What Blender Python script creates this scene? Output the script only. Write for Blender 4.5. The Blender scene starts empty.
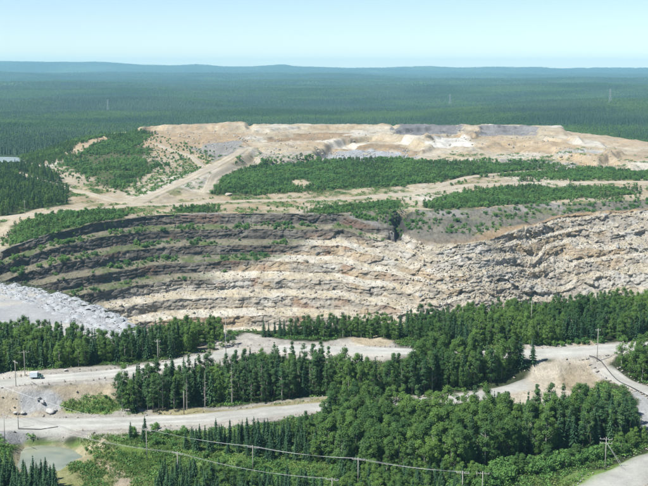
import bpy, math, random
import numpy as np
from mathutils import Vector, Matrix

R = math.radians
random.seed(7)
RNG = np.random.default_rng(11)
SC = bpy.context.scene
COL = SC.collection

# ------------------------------------------------------------------ camera
HC, FPX, V0 = 95.0, 1100.0, 69.0
PITCH = math.atan((243.0 - V0) / FPX)
cam = bpy.data.cameras.new('camera')
cam.sensor_width = 36.0
cam.lens = 36.0 * FPX / 648.0
cam.clip_start = 1.0
cam.clip_end = 200000.0
camo = bpy.data.objects.new('camera', cam)
COL.objects.link(camo)
camo.location = (0, 0, HC)
camo.rotation_euler = (math.pi / 2 - PITCH, 0, 0)
SC.camera = camo

# ------------------------------------------------------------------ sky, sun, exposure
SUN_EL, SUN_AZ = R(54.0), R(-119.0)      # azimuth from +Y, clockwise: sun stands on the left, a little behind the camera
W = bpy.data.worlds.new('World')
SC.world = W
W.use_nodes = True
wn = W.node_tree.nodes
bg = wn['Background']
sky = wn.new('ShaderNodeTexSky')
sky.sky_type = 'NISHITA'
sky.sun_disc = False
sky.sun_elevation = SUN_EL
sky.sun_rotation = SUN_AZ
sky.altitude = 2000
sky.air_density = 0.95
sky.dust_density = 0.0
sky.ozone_density = 2.6
W.node_tree.links.new(sky.outputs[0], bg.inputs[0])
bg.inputs[1].default_value = 0.080
sl = bpy.data.lights.new('sun', 'SUN')
sl.energy = 4.6
sl.angle = R(0.53)
sl.color = (1.0, 0.975, 0.92)
so = bpy.data.objects.new('sun', sl)
COL.objects.link(so)
sd = Vector((math.sin(SUN_AZ) * math.cos(SUN_EL), math.cos(SUN_AZ) * math.cos(SUN_EL), math.sin(SUN_EL)))
so.rotation_euler = sd.to_track_quat('Z', 'Y').to_euler()
so.location = sd * 900
SC.view_settings.view_transform = 'Standard'
SC.view_settings.look = 'None'
SC.view_settings.exposure = 0.85
SC.view_settings.gamma = 1.0
SC.view_settings.use_curve_mapping = False
SC.render.engine = 'CYCLES'
cy = SC.cycles
cy.max_bounces = 5
cy.diffuse_bounces = 2
cy.glossy_bounces = 2
cy.transmission_bounces = 3
cy.transparent_max_bounces = 4
cy.volume_bounces = 2
cy.caustics_reflective = False
cy.caustics_refractive = False
try:
    cy.use_denoising = True
    cy.denoiser = 'OPENIMAGEDENOISE'
except Exception:
    pass

HAZE_DENSITY = 6.5e-5

# ------------------------------------------------------------------ noise helpers (numpy)
def _hash(ix, iy, iz, seed):
    h = (ix.astype(np.int64) * 374761393 + iy.astype(np.int64) * 668265263 + iz.astype(np.int64) * 2147483647 + seed * 1274126177) & 0xFFFFFFFF
    h = ((h ^ (h >> 13)) * 1274126177) & 0xFFFFFFFF
    h = ((h ^ (h >> 16)) * 2246822519) & 0xFFFFFFFF
    return (h & 0xFFFFFF) / float(0xFFFFFF)
def vnoise(x, y, z=None, seed=0):
    x = np.asarray(x, float); y = np.asarray(y, float)
    ix, iy = np.floor(x), np.floor(y)
    fx, fy = x - ix, y - iy
    sx, sy = fx * fx * fx * (fx * (fx * 6 - 15) + 10), fy * fy * fy * (fy * (fy * 6 - 15) + 10)
    if z is None:
        iz = np.zeros_like(ix)
        a = _hash(ix, iy, iz, seed); b = _hash(ix + 1, iy, iz, seed)
        c = _hash(ix, iy + 1, iz, seed); d = _hash(ix + 1, iy + 1, iz, seed)
        return ((a * (1 - sx) + b * sx) * (1 - sy) + (c * (1 - sx) + d * sx) * sy) * 2 - 1
    z = np.asarray(z, float); iz = np.floor(z); fz = z - iz; sz = fz * fz * (3 - 2 * fz)
    out = 0
    for dz, wz in ((0, 1 - sz), (1, sz)):
        a = _hash(ix, iy, iz + dz, seed); b = _hash(ix + 1, iy, iz + dz, seed)
        c = _hash(ix, iy + 1, iz + dz, seed); d = _hash(ix + 1, iy + 1, iz + dz, seed)
        out = out + wz * ((a * (1 - sx) + b * sx) * (1 - sy) + (c * (1 - sx) + d * sx) * sy)
    return out * 2 - 1
def fbm(x, y, z=None, oct=4, seed=0, gain=0.5):
    s = 0; a = 1.0; f = 1.0; n = 0
    for i in range(oct):
        s = s + a * vnoise(x * f + 13.7 * i, y * f - 7.3 * i, None if z is None else z * f + 3.1 * i, seed + i)
        n += a; a *= gain; f *= 2.03
    return s / n
def worley3(x, y, z, seed=0):
    ix, iy, iz = np.floor(x), np.floor(y), np.floor(z)
    f1 = np.full(x.shape, 9.0); f2 = f1.copy(); cid = np.zeros(x.shape)
    for dx in (-1, 0, 1):
        for dy in (-1, 0, 1):
            for dz in (-1, 0, 1):
                cx, cy_, cz = ix + dx, iy + dy, iz + dz
                px = cx + _hash(cx, cy_, cz, seed); py = cy_ + _hash(cx, cy_, cz, seed + 1); pz = cz + _hash(cx, cy_, cz, seed + 2)
                d = np.sqrt((px - x) ** 2 + (py - y) ** 2 + (pz - z) ** 2)
                r = _hash(cx, cy_, cz, seed + 5)
                near = d < f1
                f2 = np.where(near, f1, np.minimum(f2, d))
                cid = np.where(near, r, cid)
                f1 = np.where(near, d, f1)
    return f1, f2, cid
def sstep(a, b, x):
    t = np.clip((x - a) / (b - a), 0, 1)
    return t * t * (3 - 2 * t)
def lerp(a, b, t):
    return a + (b - a) * t

# ------------------------------------------------------------------ surveying: sight line of a map mark -> ground point
cP, sP = math.cos(PITCH), math.sin(PITCH)
def ray(u, v):
    a = (np.asarray(u, float) - 324.0) / FPX; b = (np.asarray(v, float) - 243.0) / FPX
    return np.stack([a + 0 * b, cP - b * sP + 0 * a, -sP - b * cP + 0 * a], -1)
def at_z(u, v, z):
    d = ray(u, v)
    t = (np.asarray(z, float) - HC) / d[..., 2]
    return d[..., 0] * t, d[..., 1] * t
def poly_z(pts, z):
    p = np.array(pts, float)
    x, y = at_z(p[:, 0], p[:, 1], z)
    return np.stack([x, y], -1)
def on_ground(pts, hf, y0=150.0, y1=2600.0, n=1500):
    p = np.array(pts, float)
    d = ray(p[:, 0], p[:, 1])
    ys = np.geomspace(y0, y1, n)
    t = ys[None, :] / d[:, 1:2]
    X = d[:, 0:1] * t; Y = np.broadcast_to(ys, X.shape); Z = HC + d[:, 2:3] * t
    below = Z < hf(X, Y)
    k = np.argmax(below, 1)
    k = np.where(below.any(1), k, n - 1)
    i = np.arange(len(p))
    return np.stack([X[i, k], Y[i, k]], -1)
def seg_dist(x, y, pl, closed=False):
    best = np.full(np.shape(x), 1e12)
    m = len(pl)
    for i in range(m if closed else m - 1):
        ax, ay = pl[i]; bx, by = pl[(i + 1) % m]
        dx, dy = bx - ax, by - ay
        L = dx * dx + dy * dy + 1e-9
        t = np.clip(((x - ax) * dx + (y - ay) * dy) / L, 0, 1)
        best = np.minimum(best, (x - ax - t * dx) ** 2 + (y - ay - t * dy) ** 2)
    return np.sqrt(best)
def inside(x, y, pl):
    c = np.zeros(np.shape(x), bool)
    m = len(pl)
    for i in range(m):
        ax, ay = pl[i]; bx, by = pl[(i + 1) % m]
        if ay == by: continue
        cond = (ay > y) != (by > y)
        c ^= cond & (x < (bx - ax) * (y - ay) / (by - ay) + ax)
    return c
def sdist(x, y, pl):
    """signed distance, positive inside; evaluated only near the polygon's box"""
    x = np.asarray(x, float); y = np.asarray(y, float)
    pl = np.asarray(pl); out = np.full(x.shape, -1e3)
    pad = 60
    m = (x > pl[:, 0].min() - pad) & (x < pl[:, 0].max() + pad) & (y > pl[:, 1].min() - pad) & (y < pl[:, 1].max() + pad)
    if m.any():
        xs, ys = x[m], y[m]
        d = seg_dist(xs, ys, pl, True)
        out[m] = np.where(inside(xs, ys, pl), d, -d)
    return out

# ------------------------------------------------------------------ heights of the land
ROAD_A_UV = [(-90, 396), (-40, 388), (0, 383), (60, 377), (115, 373.5), (163, 366), (205, 358), (235, 350), (262, 348.5), (300, 348.5), (350, 350), (400, 351.5), (460, 354), (525, 353.5), (570, 351), (620, 347.5), (700, 343), (780, 339)]
ROAD_B_UV = [(-90, 425), (0, 424), (100, 423.5), (200, 419), (260, 412.5), (330, 406), (400, 403.5), (457, 399), (505, 391), (545, 379), (575, 366), (592, 354)]
A_W = poly_z(ROAD_A_UV, 6.0)
B_W = poly_z(ROAD_B_UV[:9] + [(600, 388), (700, 385), (800, 384)], 0.0)
NEAR_EDGE = poly_z([(-170, 264), (-70, 272), (0, 281), (30, 285), (80, 298), (120, 318), (147, 336), (190, 335), (240, 330), (330, 328), (400, 325), (460, 317), (530, 308), (600, 301), (648, 296), (760, 285)], 6.5)
C0_UV = np.array([(-170, 256), (-90, 257), (-30, 257), (0, 252), (20, 243), (50, 234), (90, 224), (150, 215), (220, 213), (330, 214), (400, 210), (440, 209), (480, 208), (540, 204), (600, 202), (650, 199), (760, 195)], float)
C0_Z = np.interp(C0_UV[:, 0], [-170, -90, 0, 20, 50, 90, 150], [-14, -13, -9, -6.5, -2.5, 1, 2])
C0_W = np.stack(at_z(C0_UV[:, 0], C0_UV[:, 1], C0_Z), -1)
PIT = np.concatenate([NEAR_EDGE, C0_W[::-1]])

def base_h(x, y):
    x = np.asarray(x, float); y = np.asarray(y, float)
    yA = np.interp(x, A_W[:, 0], A_W[:, 1]); yB = np.interp(x, B_W[:, 0], B_W[:, 1])
    t = (y - yB) / (yA - yB)
    k = x / np.maximum(y, 1)
    wl = 1 - sstep(-0.185, -0.165, k)
    fg = 6 * lerp(sstep(0.15, 0.95, t), sstep(0.30, 0.74, t), wl)
    south = np.clip((yB - 9 - y) / 30, 0, 1)
    fg = fg - 3.2 * south * south * (3 - 2 * south)
    fg = fg + np.clip((y - yA - 8) / 60, 0, 1) * 0.9
    # the plateau past the pit, rising to the back
    ra = sstep(-0.285, -0.205, k)
    pl = 2.0 + ra * (np.clip((y - 790) / 410, 0, 1) * 17 + np.clip((y - 1200) / 220, 0, 1) * 3)
    back = np.interp(k, [-.4, -.3, -.25, -.22, -.17, -.08, .17, .215, .26, .295, .4], [1020, 1080, 1190, 1215, 1330, 1420, 1420, 1340, 1240, 1170, 1080])
    fall = sstep(0, 110, y - back)
    far = -8 + 16 * fbm(x / 700, y / 900, oct=3, seed=3) * sstep(1300, 2200, y)
    far = far + 40 * np.clip((y - 1700) / 2200, 0, 1) * fbm(x / 1700 + 5, y / 1000, oct=3, seed=31)
    pl = lerp(pl, far, fall)
    z = lerp(fg, pl, sstep(470, 560, y))
    z = z + np.interp(k, [-.449, -.376, -.295, -.276, -.249, -.213, -.158], [-16, -15, -11, -8.5, -4.5, -1, 0]) * (1 - sstep(650, 760, y)) * sstep(470, 560, y)
    hills = np.clip((y - 3500) / 7000, 0, 1) * (42 * fbm(x / 4200, y / 1500, oct=4, seed=8) + 4)
    kk = np.interp(k, [-.45, -.295, -.2, -.14, -.115, -.09, -.06, -.04, -.02, .07, .16, .22, .25, .27, .295, .45], [228, 208, 174, 150, 172, 144, 142, 160, 136, 110, 98, 96, 106, 104, 94, 84])
    ridge = (.55 * np.clip((y - 3500) / 11000, 0, 1) ** 1.6 + .45 * sstep(12300, 14800, y)) * (kk + 9 * fbm(k * 32, y / 5000, oct=4, seed=19) + 2) * (1 - .9 * sstep(15500, 20000, y))
    z = z + hills * (1 - sstep(10500, 14000, y)) + ridge
    return z

# terraces and cuts of the waste dump, each a plan outline with a height step
def TP(pts, z):
    return poly_z(pts, z)
TERR = [
    (TP([(138, 133), (150, 131), (190, 131), (246, 131), (250, 123), (140, 123)], 20), 5.5, 7, 0.4),          # scarp of the dump's left end
    (TP([(318, 161), (330, 151), (345, 147), (372, 145), (400, 147), (424, 152), (415, 160)], 10), -7.5, 9, 0.6),  # blasted cut
    (TP([(246, 158), (275, 153), (318, 155), (316, 163), (262, 167)], 10), 4.5, 7, 0.5),
    (TP([(396, 132.5), (430, 133), (455, 131), (480, 134), (520, 132), (540, 135), (565, 139), (560, 128), (470, 124), (396, 124)], 20), 2.2, 5, 0.4),
    (TP([(545, 150), (575, 147), (603, 149), (622, 157), (600, 161), (560, 158)], 14), 5.0, 8, 0.5),
    (TP([(440, 160), (480, 157), (560, 156), (620, 166), (560, 168), (470, 166)], 8), 2.5, 8, 0.5),
    (TP([(250, 140), (290, 136), (350, 136), (330, 140), (280, 144)], 18), -3.0, 8, 0.5),
    (TP([(392, 138), (398, 132), (430, 130.5), (456, 131.5), (464, 137)], 19), -5.0, 4, 0.4),
    (TP([(474, 140), (482, 133.5), (520, 132.5), (537, 135), (542, 140)], 18), -4.0, 4, 0.4),
    (TP([(255, 134), (300, 130.5), (360, 130.5), (392, 131), (392, 124), (255, 124)], 19), 3.0, 5, 0.4),
    (TP([(424, 143), (452, 139), (500, 140), (545, 141), (585, 147), (560, 133), (430, 134)], 17), 3.2, 5, 0.4),
    (TP([(200, 141), (215, 137), (240, 138), (250, 146), (235, 148), (205, 146)], 19), 3.0, 5, 0.4),
    (TP([(350, 141), (380, 139), (430, 141), (436, 147), (424, 150), (400, 145), (360, 144)], 17), 3.0, 5, 0.4),
    (TP([(596, 160), (640, 156), (680, 158), (680, 166), (630, 168)], 10), 3.0, 6, 0.4),
    (TP([(460, 152), (500, 146), (540, 146), (528, 153), (490, 156)], 14), -3.0, 7, 0.5),
]
RAMP_UV = [(132, 206), (152, 196), (185, 181), (215, 166), (238, 153), (246, 147)]
RAMP = poly_z(RAMP_UV[:1], 3)
RAMP = np.array([poly_z([p], z)[0] for p, z in zip(RAMP_UV, (2.5, 4, 8, 13, 19, 23))])
RAMP_Z = np.array([2.5, 4.0, 8.0, 13.0, 19.0, 23.0])
POND = poly_z([(17, 451), (22, 445.5), (40, 443.5), (62, 444.5), (76, 448), (86, 455), (84, 459), (72, 462), (60, 470), (30, 474), (15, 466)], -3.4)
POND_Z = -3.55
FISSURE = [(418, 203, 2), (411, 206, 2), (406, 211, 1), (400, 215, 0), (396, 219, -1), (401, 223, -3), (394, 229, -5)]
FIS_W = np.array([np.array(at_z(a, b, c)) for a, b, c in FISSURE])

def hs(x, y):
    """smooth land height with terraces, ramp, pond bed and pit"""
    x = np.asarray(x, float); y = np.asarray(y, float)
    z = base_h(x, y)
    wx = x + 5 * fbm(x / 22, y / 22, oct=3, seed=40); wy = y + 10 * fbm(x / 20, y / 30, oct=4, seed=41, gain=.65)
    for pl, dz, wdt, nz in TERR:
        s = sdist(wx, wy, pl)
        z = z + dz * sstep(-wdt * 0.5, wdt * 0.5, s)
    # ramp embankment
    m = (y > 700) & (y < 1300) & (np.abs(x) < 300)
    if m.any():
        xs, ys = x[m], y[m]
        d = seg_dist(xs, ys, RAMP)
        rz = np.interp(ys, RAMP[:, 1], RAMP_Z)
        w = 1 - sstep(7, 17, d)
        z[m] = lerp(z[m], np.maximum(rz, z[m] - 6), w)
    s = sdist(x, y, POND)
    z = lerp(z, -4.7, sstep(-5, 4, s))
    s = sdist(x, y, PIT)
    z = lerp(z, -60.0, sstep(0.0, 7.0, s))
    return z

# ------------------------------------------------------------------ mesh helpers
def new_mesh(name, V, F, mat=None, smooth=False):
    V = np.asarray(V, np.float32); F = np.asarray(F, np.int32)
    me = bpy.data.meshes.new(name)
    me.vertices.add(len(V)); me.vertices.foreach_set('co', V.ravel())
    n = F.shape[1]
    me.loops.add(F.size); me.loops.foreach_set('vertex_index', F.ravel())
    me.polygons.add(len(F))
    me.polygons.foreach_set('loop_start', np.arange(0, F.size, n, dtype=np.int32))
    me.polygons.foreach_set('loop_total', np.full(len(F), n, np.int32))
    if smooth:
        me.polygons.foreach_set('use_smooth', np.ones(len(F), bool))
    for m in (mat if isinstance(mat, (list, tuple)) else [mat]):
        if m: me.materials.append(m)
    me.update(calc_edges=True)
    return me
def set_col(me, name, rgb):
    a = me.attributes.new(name, 'FLOAT_COLOR', 'POINT')
    c = np.ones((len(rgb), 4), np.float32); c[:, :3] = rgb
    a.data.foreach_set('color', c.ravel())
def link(name, me, parent=None, loc=None):
    o = bpy.data.objects.new(name, me)
    COL.objects.link(o)
    if parent: o.parent = parent
    if loc is not None: o.location = loc
    return o
def empty(name, loc=(0, 0, 0), rz=0):
    o = bpy.data.objects.new(name, None); COL.objects.link(o)
    o.location = loc; o.rotation_euler = (0, 0, rz); o.empty_display_size = 0.5
    return o
def tag(o, label, cat, group=None, kind=None):
    o['label'] = label; o['category'] = cat
    if group: o['group'] = group
    if kind: o['kind'] = kind
    return o
def grid_faces(nr, nc):
    i = np.arange(nr - 1)[:, None] * nc + np.arange(nc - 1)[None, :]
    return np.stack([i, i + 1, i + nc + 1, i + nc], -1).reshape(-1, 4)
class MB:
    """collects boxes, bars and tubes into one mesh"""
    def __init__(s): s.v = []; s.f = []
    def box(s, c, d, rz=0):
        n = len(s.v); cx, cy_, cz = c; co, si = math.cos(rz), math.sin(rz)
        for k in (-1, 1):
            for j in (-1, 1):
                for i in (-1, 1):
                    px, py, pz = i * d[0] / 2, j * d[1] / 2, k * d[2] / 2
                    s.v.append((cx + px * co - py * si, cy_ + px * si + py * co, cz + pz))
        for q in ((0, 2, 3, 1), (4, 5, 7, 6), (0, 1, 5, 4), (2, 6, 7, 3), (0, 4, 6, 2), (1, 3, 7, 5)):
            s.f.append([n + a for a in q])
        return s
    def tube(s, pts, radii, sides=6, cap=True):
        pts = [Vector(p) for p in pts]
        if not isinstance(radii, (list, tuple)): radii = [radii] * len(pts)
        n0 = len(s.v)
        for i, p in enumerate(pts):
            d = (pts[min(i + 1, len(pts) - 1)] - pts[max(i - 1, 0)]).normalized()
            a = Vector((1, 0, 0)) if abs(d.x) < 0.8 else Vector((0, 1, 0))
            e1 = d.cross(a).normalized(); e2 = d.cross(e1)
            for k in range(sides):
                t = 2 * math.pi * k / sides
                s.v.append(tuple(p + (e1 * math.cos(t) + e2 * math.sin(t)) * radii[i]))
        for i in range(len(pts) - 1):
            for k in range(sides):
                a = n0 + i * sides + k; b = n0 + i * sides + (k + 1) % sides
                s.f.append([a, b, b + sides, a + sides])
        if cap:
            s.f.append([n0 + k for k in range(sides)][::-1])
            s.f.append([n0 + (len(pts) - 1) * sides + k for k in range(sides)])
        return s
    def mesh(s, name, mat, smooth=False):
        me = bpy.data.meshes.new(name); me.from_pydata(s.v, [], s.f); me.materials.append(mat)
        if smooth:
            for p in me.polygons: p.use_smooth = True
        me.update(); return me
    def build(s, name, mat, parent=None, smooth=False):
        return link(name, s.mesh(name, mat, smooth), parent)

# ------------------------------------------------------------------ materials
def mat_new(name):
    m = bpy.data.materials.new(name); m.use_nodes = True
    return m, m.node_tree.nodes, m.node_tree.links, m.node_tree.nodes['Principled BSDF']
def mat_plain(name, col, rough=0.8, metal=0.0, var=0.12, scale=3.0, bump=0.0):
    m, n, l, b = mat_new(name)
    tc = n.new('ShaderNodeTexCoord'); nz = n.new('ShaderNodeTexNoise'); nz.inputs['Scale'].default_value = scale; nz.inputs['Detail'].default_value = 5
    l.new(tc.outputs['Object'], nz.inputs['Vector'])
    mp = n.new('ShaderNodeMapRange'); mp.inputs[3].default_value = 1 - var; mp.inputs[4].default_value = 1 + var
    l.new(nz.outputs['Fac'], mp.inputs[0])
    mx = n.new('ShaderNodeVectorMath'); mx.operation = 'SCALE'; mx.inputs[0].default_value = col
    l.new(mp.outputs[0], mx.inputs['Scale']); l.new(mx.outputs[0], b.inputs['Base Color'])
    b.inputs['Roughness'].default_value = rough; b.inputs['Metallic'].default_value = metal
    b.inputs['Specular IOR Level'].default_value = 0.25
    if bump:
        bp = n.new('ShaderNodeBump'); bp.inputs['Strength'].default_value = bump; bp.inputs['Distance'].default_value = 0.3
        l.new(nz.outputs['Fac'], bp.inputs['Height']); l.new(bp.outputs[0], b.inputs['Normal'])
    return m
def mat_tint(name, scales, var, bump_scale, bump_dist, obj_random=0.0, warm=0.06):
    """albedo from the mesh's own 'tint' attribute, broken up by noise at several scales"""
    m, n, l, b = mat_new(name)
    at = n.new('ShaderNodeAttribute'); at.attribute_name = 'tint'
    geo = n.new('ShaderNodeNewGeometry')
    s0 = n.new('ShaderNodeVectorMath'); s0.operation = 'SCALE'; s0.inputs['Scale'].default_value = 0.80
    l.new(at.outputs['Color'], s0.inputs[0]); cur = s0.outputs[0]
    for k, (s, a) in enumerate(zip(scales, var)):
        nz = n.new('ShaderNodeTexNoise'); nz.inputs['Scale'].default_value = s; nz.inputs['Detail'].default_value = 6; nz.inputs['Roughness'].default_value = 0.65
        l.new(geo.outputs['Position'], nz.inputs['Vector'])
        mp = n.new('ShaderNodeMapRange'); mp.inputs[1].default_value = 0.25; mp.inputs[2].default_value = 0.75
        mp.inputs[3].default_value = 1 - a; mp.inputs[4].default_value = 1 + a
        l.new(nz.outputs['Fac'], mp.inputs[0])
        sc = n.new('ShaderNodeVectorMath'); sc.operation = 'SCALE'
        l.new(cur, sc.inputs[0]); l.new(mp.outputs[0], sc.inputs['Scale'])
        cur = sc.outputs[0]
    hv = n.new('ShaderNodeHueSaturation')
    nz = n.new('ShaderNodeTexNoise'); nz.inputs['Scale'].default_value = scales[0] * 1.7; nz.inputs['Detail'].default_value = 3
    l.new(geo.outputs['Position'], nz.inputs['Vector'])
    mp = n.new('ShaderNodeMapRange'); mp.inputs[3].default_value = 1 - warm * 6; mp.inputs[4].default_value = 1 + warm * 6
    l.new(nz.outputs['Fac'], mp.inputs[0]); l.new(mp.outputs[0], hv.inputs['Saturation']); l.new(cur, hv.inputs['Color'])
    l.new(hv.outputs[0], b.inputs['Base Color'])
    b.inputs['Roughness'].default_value = 0.92; b.inputs['Specular IOR Level'].default_value = 0.15
    nz = n.new('ShaderNodeTexNoise'); nz.inputs['Scale'].default_value = bump_scale; nz.inputs['Detail'].default_value = 8; nz.inputs['Roughness'].default_value = 0.7
    l.new(geo.outputs['Position'], nz.inputs['Vector'])
    bp = n.new('ShaderNodeBump'); bp.inputs['Strength'].default_value = 0.8; bp.inputs['Distance'].default_value = bump_dist
    l.new(nz.outputs['Fac'], bp.inputs['Height']); l.new(bp.outputs[0], b.inputs['Normal'])
    return m
def mat_leaf(name, c_lo, c_hi, transl=0.25, drift=0.04, spread=.35):
    m, n, l, b = mat_new(name)
    oi = n.new('ShaderNodeObjectInfo'); geo = n.new('ShaderNodeNewGeometry')
    mx = n.new('ShaderNodeMixRGB'); mx.inputs[1].default_value = (*c_lo, 1); mx.inputs[2].default_value = (*c_hi, 1)
    nz = n.new('ShaderNodeTexNoise'); nz.inputs['Scale'].default_value = drift; nz.inputs['Detail'].default_value = 3; l.new(oi.outputs['Location'], nz.inputs['Vector'])
    dm = n.new('ShaderNodeMapRange'); dm.inputs[1].default_value = .32; dm.inputs[2].default_value = .68; dm.inputs[3].default_value = -spread; dm.inputs[4].default_value = spread; l.new(nz.outputs['Fac'], dm.inputs[0])
    ad = n.new('ShaderNodeMath'); ad.operation = 'MULTIPLY_ADD'; ad.inputs[1].default_value = 0.7
    ad2 = n.new('ShaderNodeMath'); ad2.operation = 'ADD'; ad2.use_clamp = True
    ml = n.new('ShaderNodeMath'); ml.operation = 'MULTIPLY'; ml.inputs[1].default_value = 0.3
    l.new(geo.outputs['Random Per Island'], ml.inputs[0]); l.new(oi.outputs['Random'], ad.inputs[0]); l.new(ml.outputs[0], ad.inputs[2])
    l.new(ad.outputs[0], ad2.inputs[0]); l.new(dm.outputs[0], ad2.inputs[1]); l.new(ad2.outputs[0], mx.inputs[0])
    l.new(mx.outputs[0], b.inputs['Base Color'])
    b.inputs['Roughness'].default_value = 0.65; b.inputs['Specular IOR Level'].default_value = 0.2
    tr = n.new('ShaderNodeBsdfTranslucent'); ms = n.new('ShaderNodeMixShader'); ms.inputs[0].default_value = transl
    l.new(mx.outputs[0], tr.inputs['Color']); l.new(b.outputs[0], ms.inputs[1]); l.new(tr.outputs[0], ms.inputs[2])
    l.new(ms.outputs[0], n['Material Output'].inputs['Surface'])
    return m

M_GROUND = mat_tint('ground_soil', (0.05, 0.30, 0.9, 3.2), (0.20, 0.26, 0.22, 0.16), 0.7, 0.9)
M_ROAD = mat_tint('crushed_gravel', (0.06, 0.5, 2.0), (0.12, 0.12, 0.10), 2.5, 0.06, warm=0.04)
M_ROCK = mat_tint('blasted_rock_face', (0.06, 0.4, 1.6), (0.14, 0.20, 0.20), 1.1, 0.7)
M_GREY = mat_tint('grey_waste_rock', (0.1, 0.7, 2.6), (0.08, 0.14, 0.14), 1.6, 0.35, warm=0.03)
M_BIRCH = mat_leaf('birch_leaf', (0.050, 0.122, 0.040), (0.152, 0.262, 0.058), 0.35, 0.04, .5)
M_SPRUCE = mat_leaf('spruce_needle', (0.032, 0.085, 0.046), (0.066, 0.140, 0.058), 0.2, 0.04)
M_PINE = mat_leaf('pine_needle', (0.048, 0.115, 0.046), (0.098, 0.180, 0.060), 0.3, 0.04)
M_SHRUB = mat_leaf('shrub_leaf', (0.085, 0.200, 0.058), (0.160, 0.295, 0.074), 0.35, 0.04, .5)
M_FARLEAF = mat_leaf('far_forest_leaf', (0.050, 0.120, 0.040), (0.130, 0.225, 0.062), 0.2, 0.003, .8)
M_GRASS = mat_leaf('grass_blade', (0.080, 0.175, 0.042), (0.180, 0.240, 0.072), 0.3, 0.04)
M_BARK_D = mat_plain('dark_bark', (0.11, 0.09, 0.07), 0.9, var=0.3, scale=4)
M_BARK_L = mat_plain('pale_bark', (0.40, 0.37, 0.32), 0.9, var=0.35, scale=3)
M_DEAD = mat_plain('dead_wood', (0.30, 0.27, 0.24), 0.9, var=0.25, scale=3)
M_POLE = mat_plain('weathered_pole_wood', (0.33, 0.31, 0.275), 0.85, var=0.2, scale=2)
M_CERAMIC = mat_plain('insulator_ceramic', (0.45, 0.45, 0.44), 0.3, var=0.05)
M_WIRE = mat_plain('aluminium_wire', (0.50, 0.50, 0.49), 0.45, 0.0, var=0.05)
M_CABLE = mat_plain('dark_cable', (0.06, 0.06, 0.06), 0.6, var=0.1)
M_STEEL = mat_plain('galvanised_steel', (0.34, 0.35, 0.35), 0.5, 0.2, var=0.1)
M_BOULDER = mat_plain('pale_boulder_rock', (0.315, 0.28, 0.22), 0.95, var=0.3, scale=1.2, bump=0.6)
M_BOULDER_G = mat_plain('grey_boulder_rock', (0.255, 0.255, 0.245), 0.95, var=0.3, scale=1.2, bump=0.6)
M_BOULDER_W = mat_plain('white_boulder_rock', (0.37, 0.36, 0.335), 0.95, var=0.2, scale=1.2, bump=0.6)
M_BOULDER_D = mat_plain('dark_boulder_rock', (0.13, 0.12, 0.11), 0.95, var=0.3, scale=1.2, bump=0.6)

# ------------------------------------------------------------------ plan zones of the ground cover
G = lambda pts: on_ground(pts, hs)
GRAVEL = np.array((0.40, 0.375, 0.325)); SAND = np.array((0.42, 0.355, 0.25)); PALE = np.array((0.50, 0.46, 0.385))
TAN = np.array((0.40, 0.31, 0.20)); GRASS = np.array((0.135, 0.205, 0.056)); DRYGR = np.array((0.27, 0.25, 0.12)); FOREST = np.array((0.045, 0.058, 0.026))
GREYR = np.array((0.30, 0.30, 0.29)); DARKR = np.array((0.13, 0.125, 0.12)); FARF = np.array((0.030, 0.052, 0.026)); OCHRE = np.array((0.42, 0.28, 0.14))
OLIVE = np.array((0.155, 0.165, 0.075))

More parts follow.
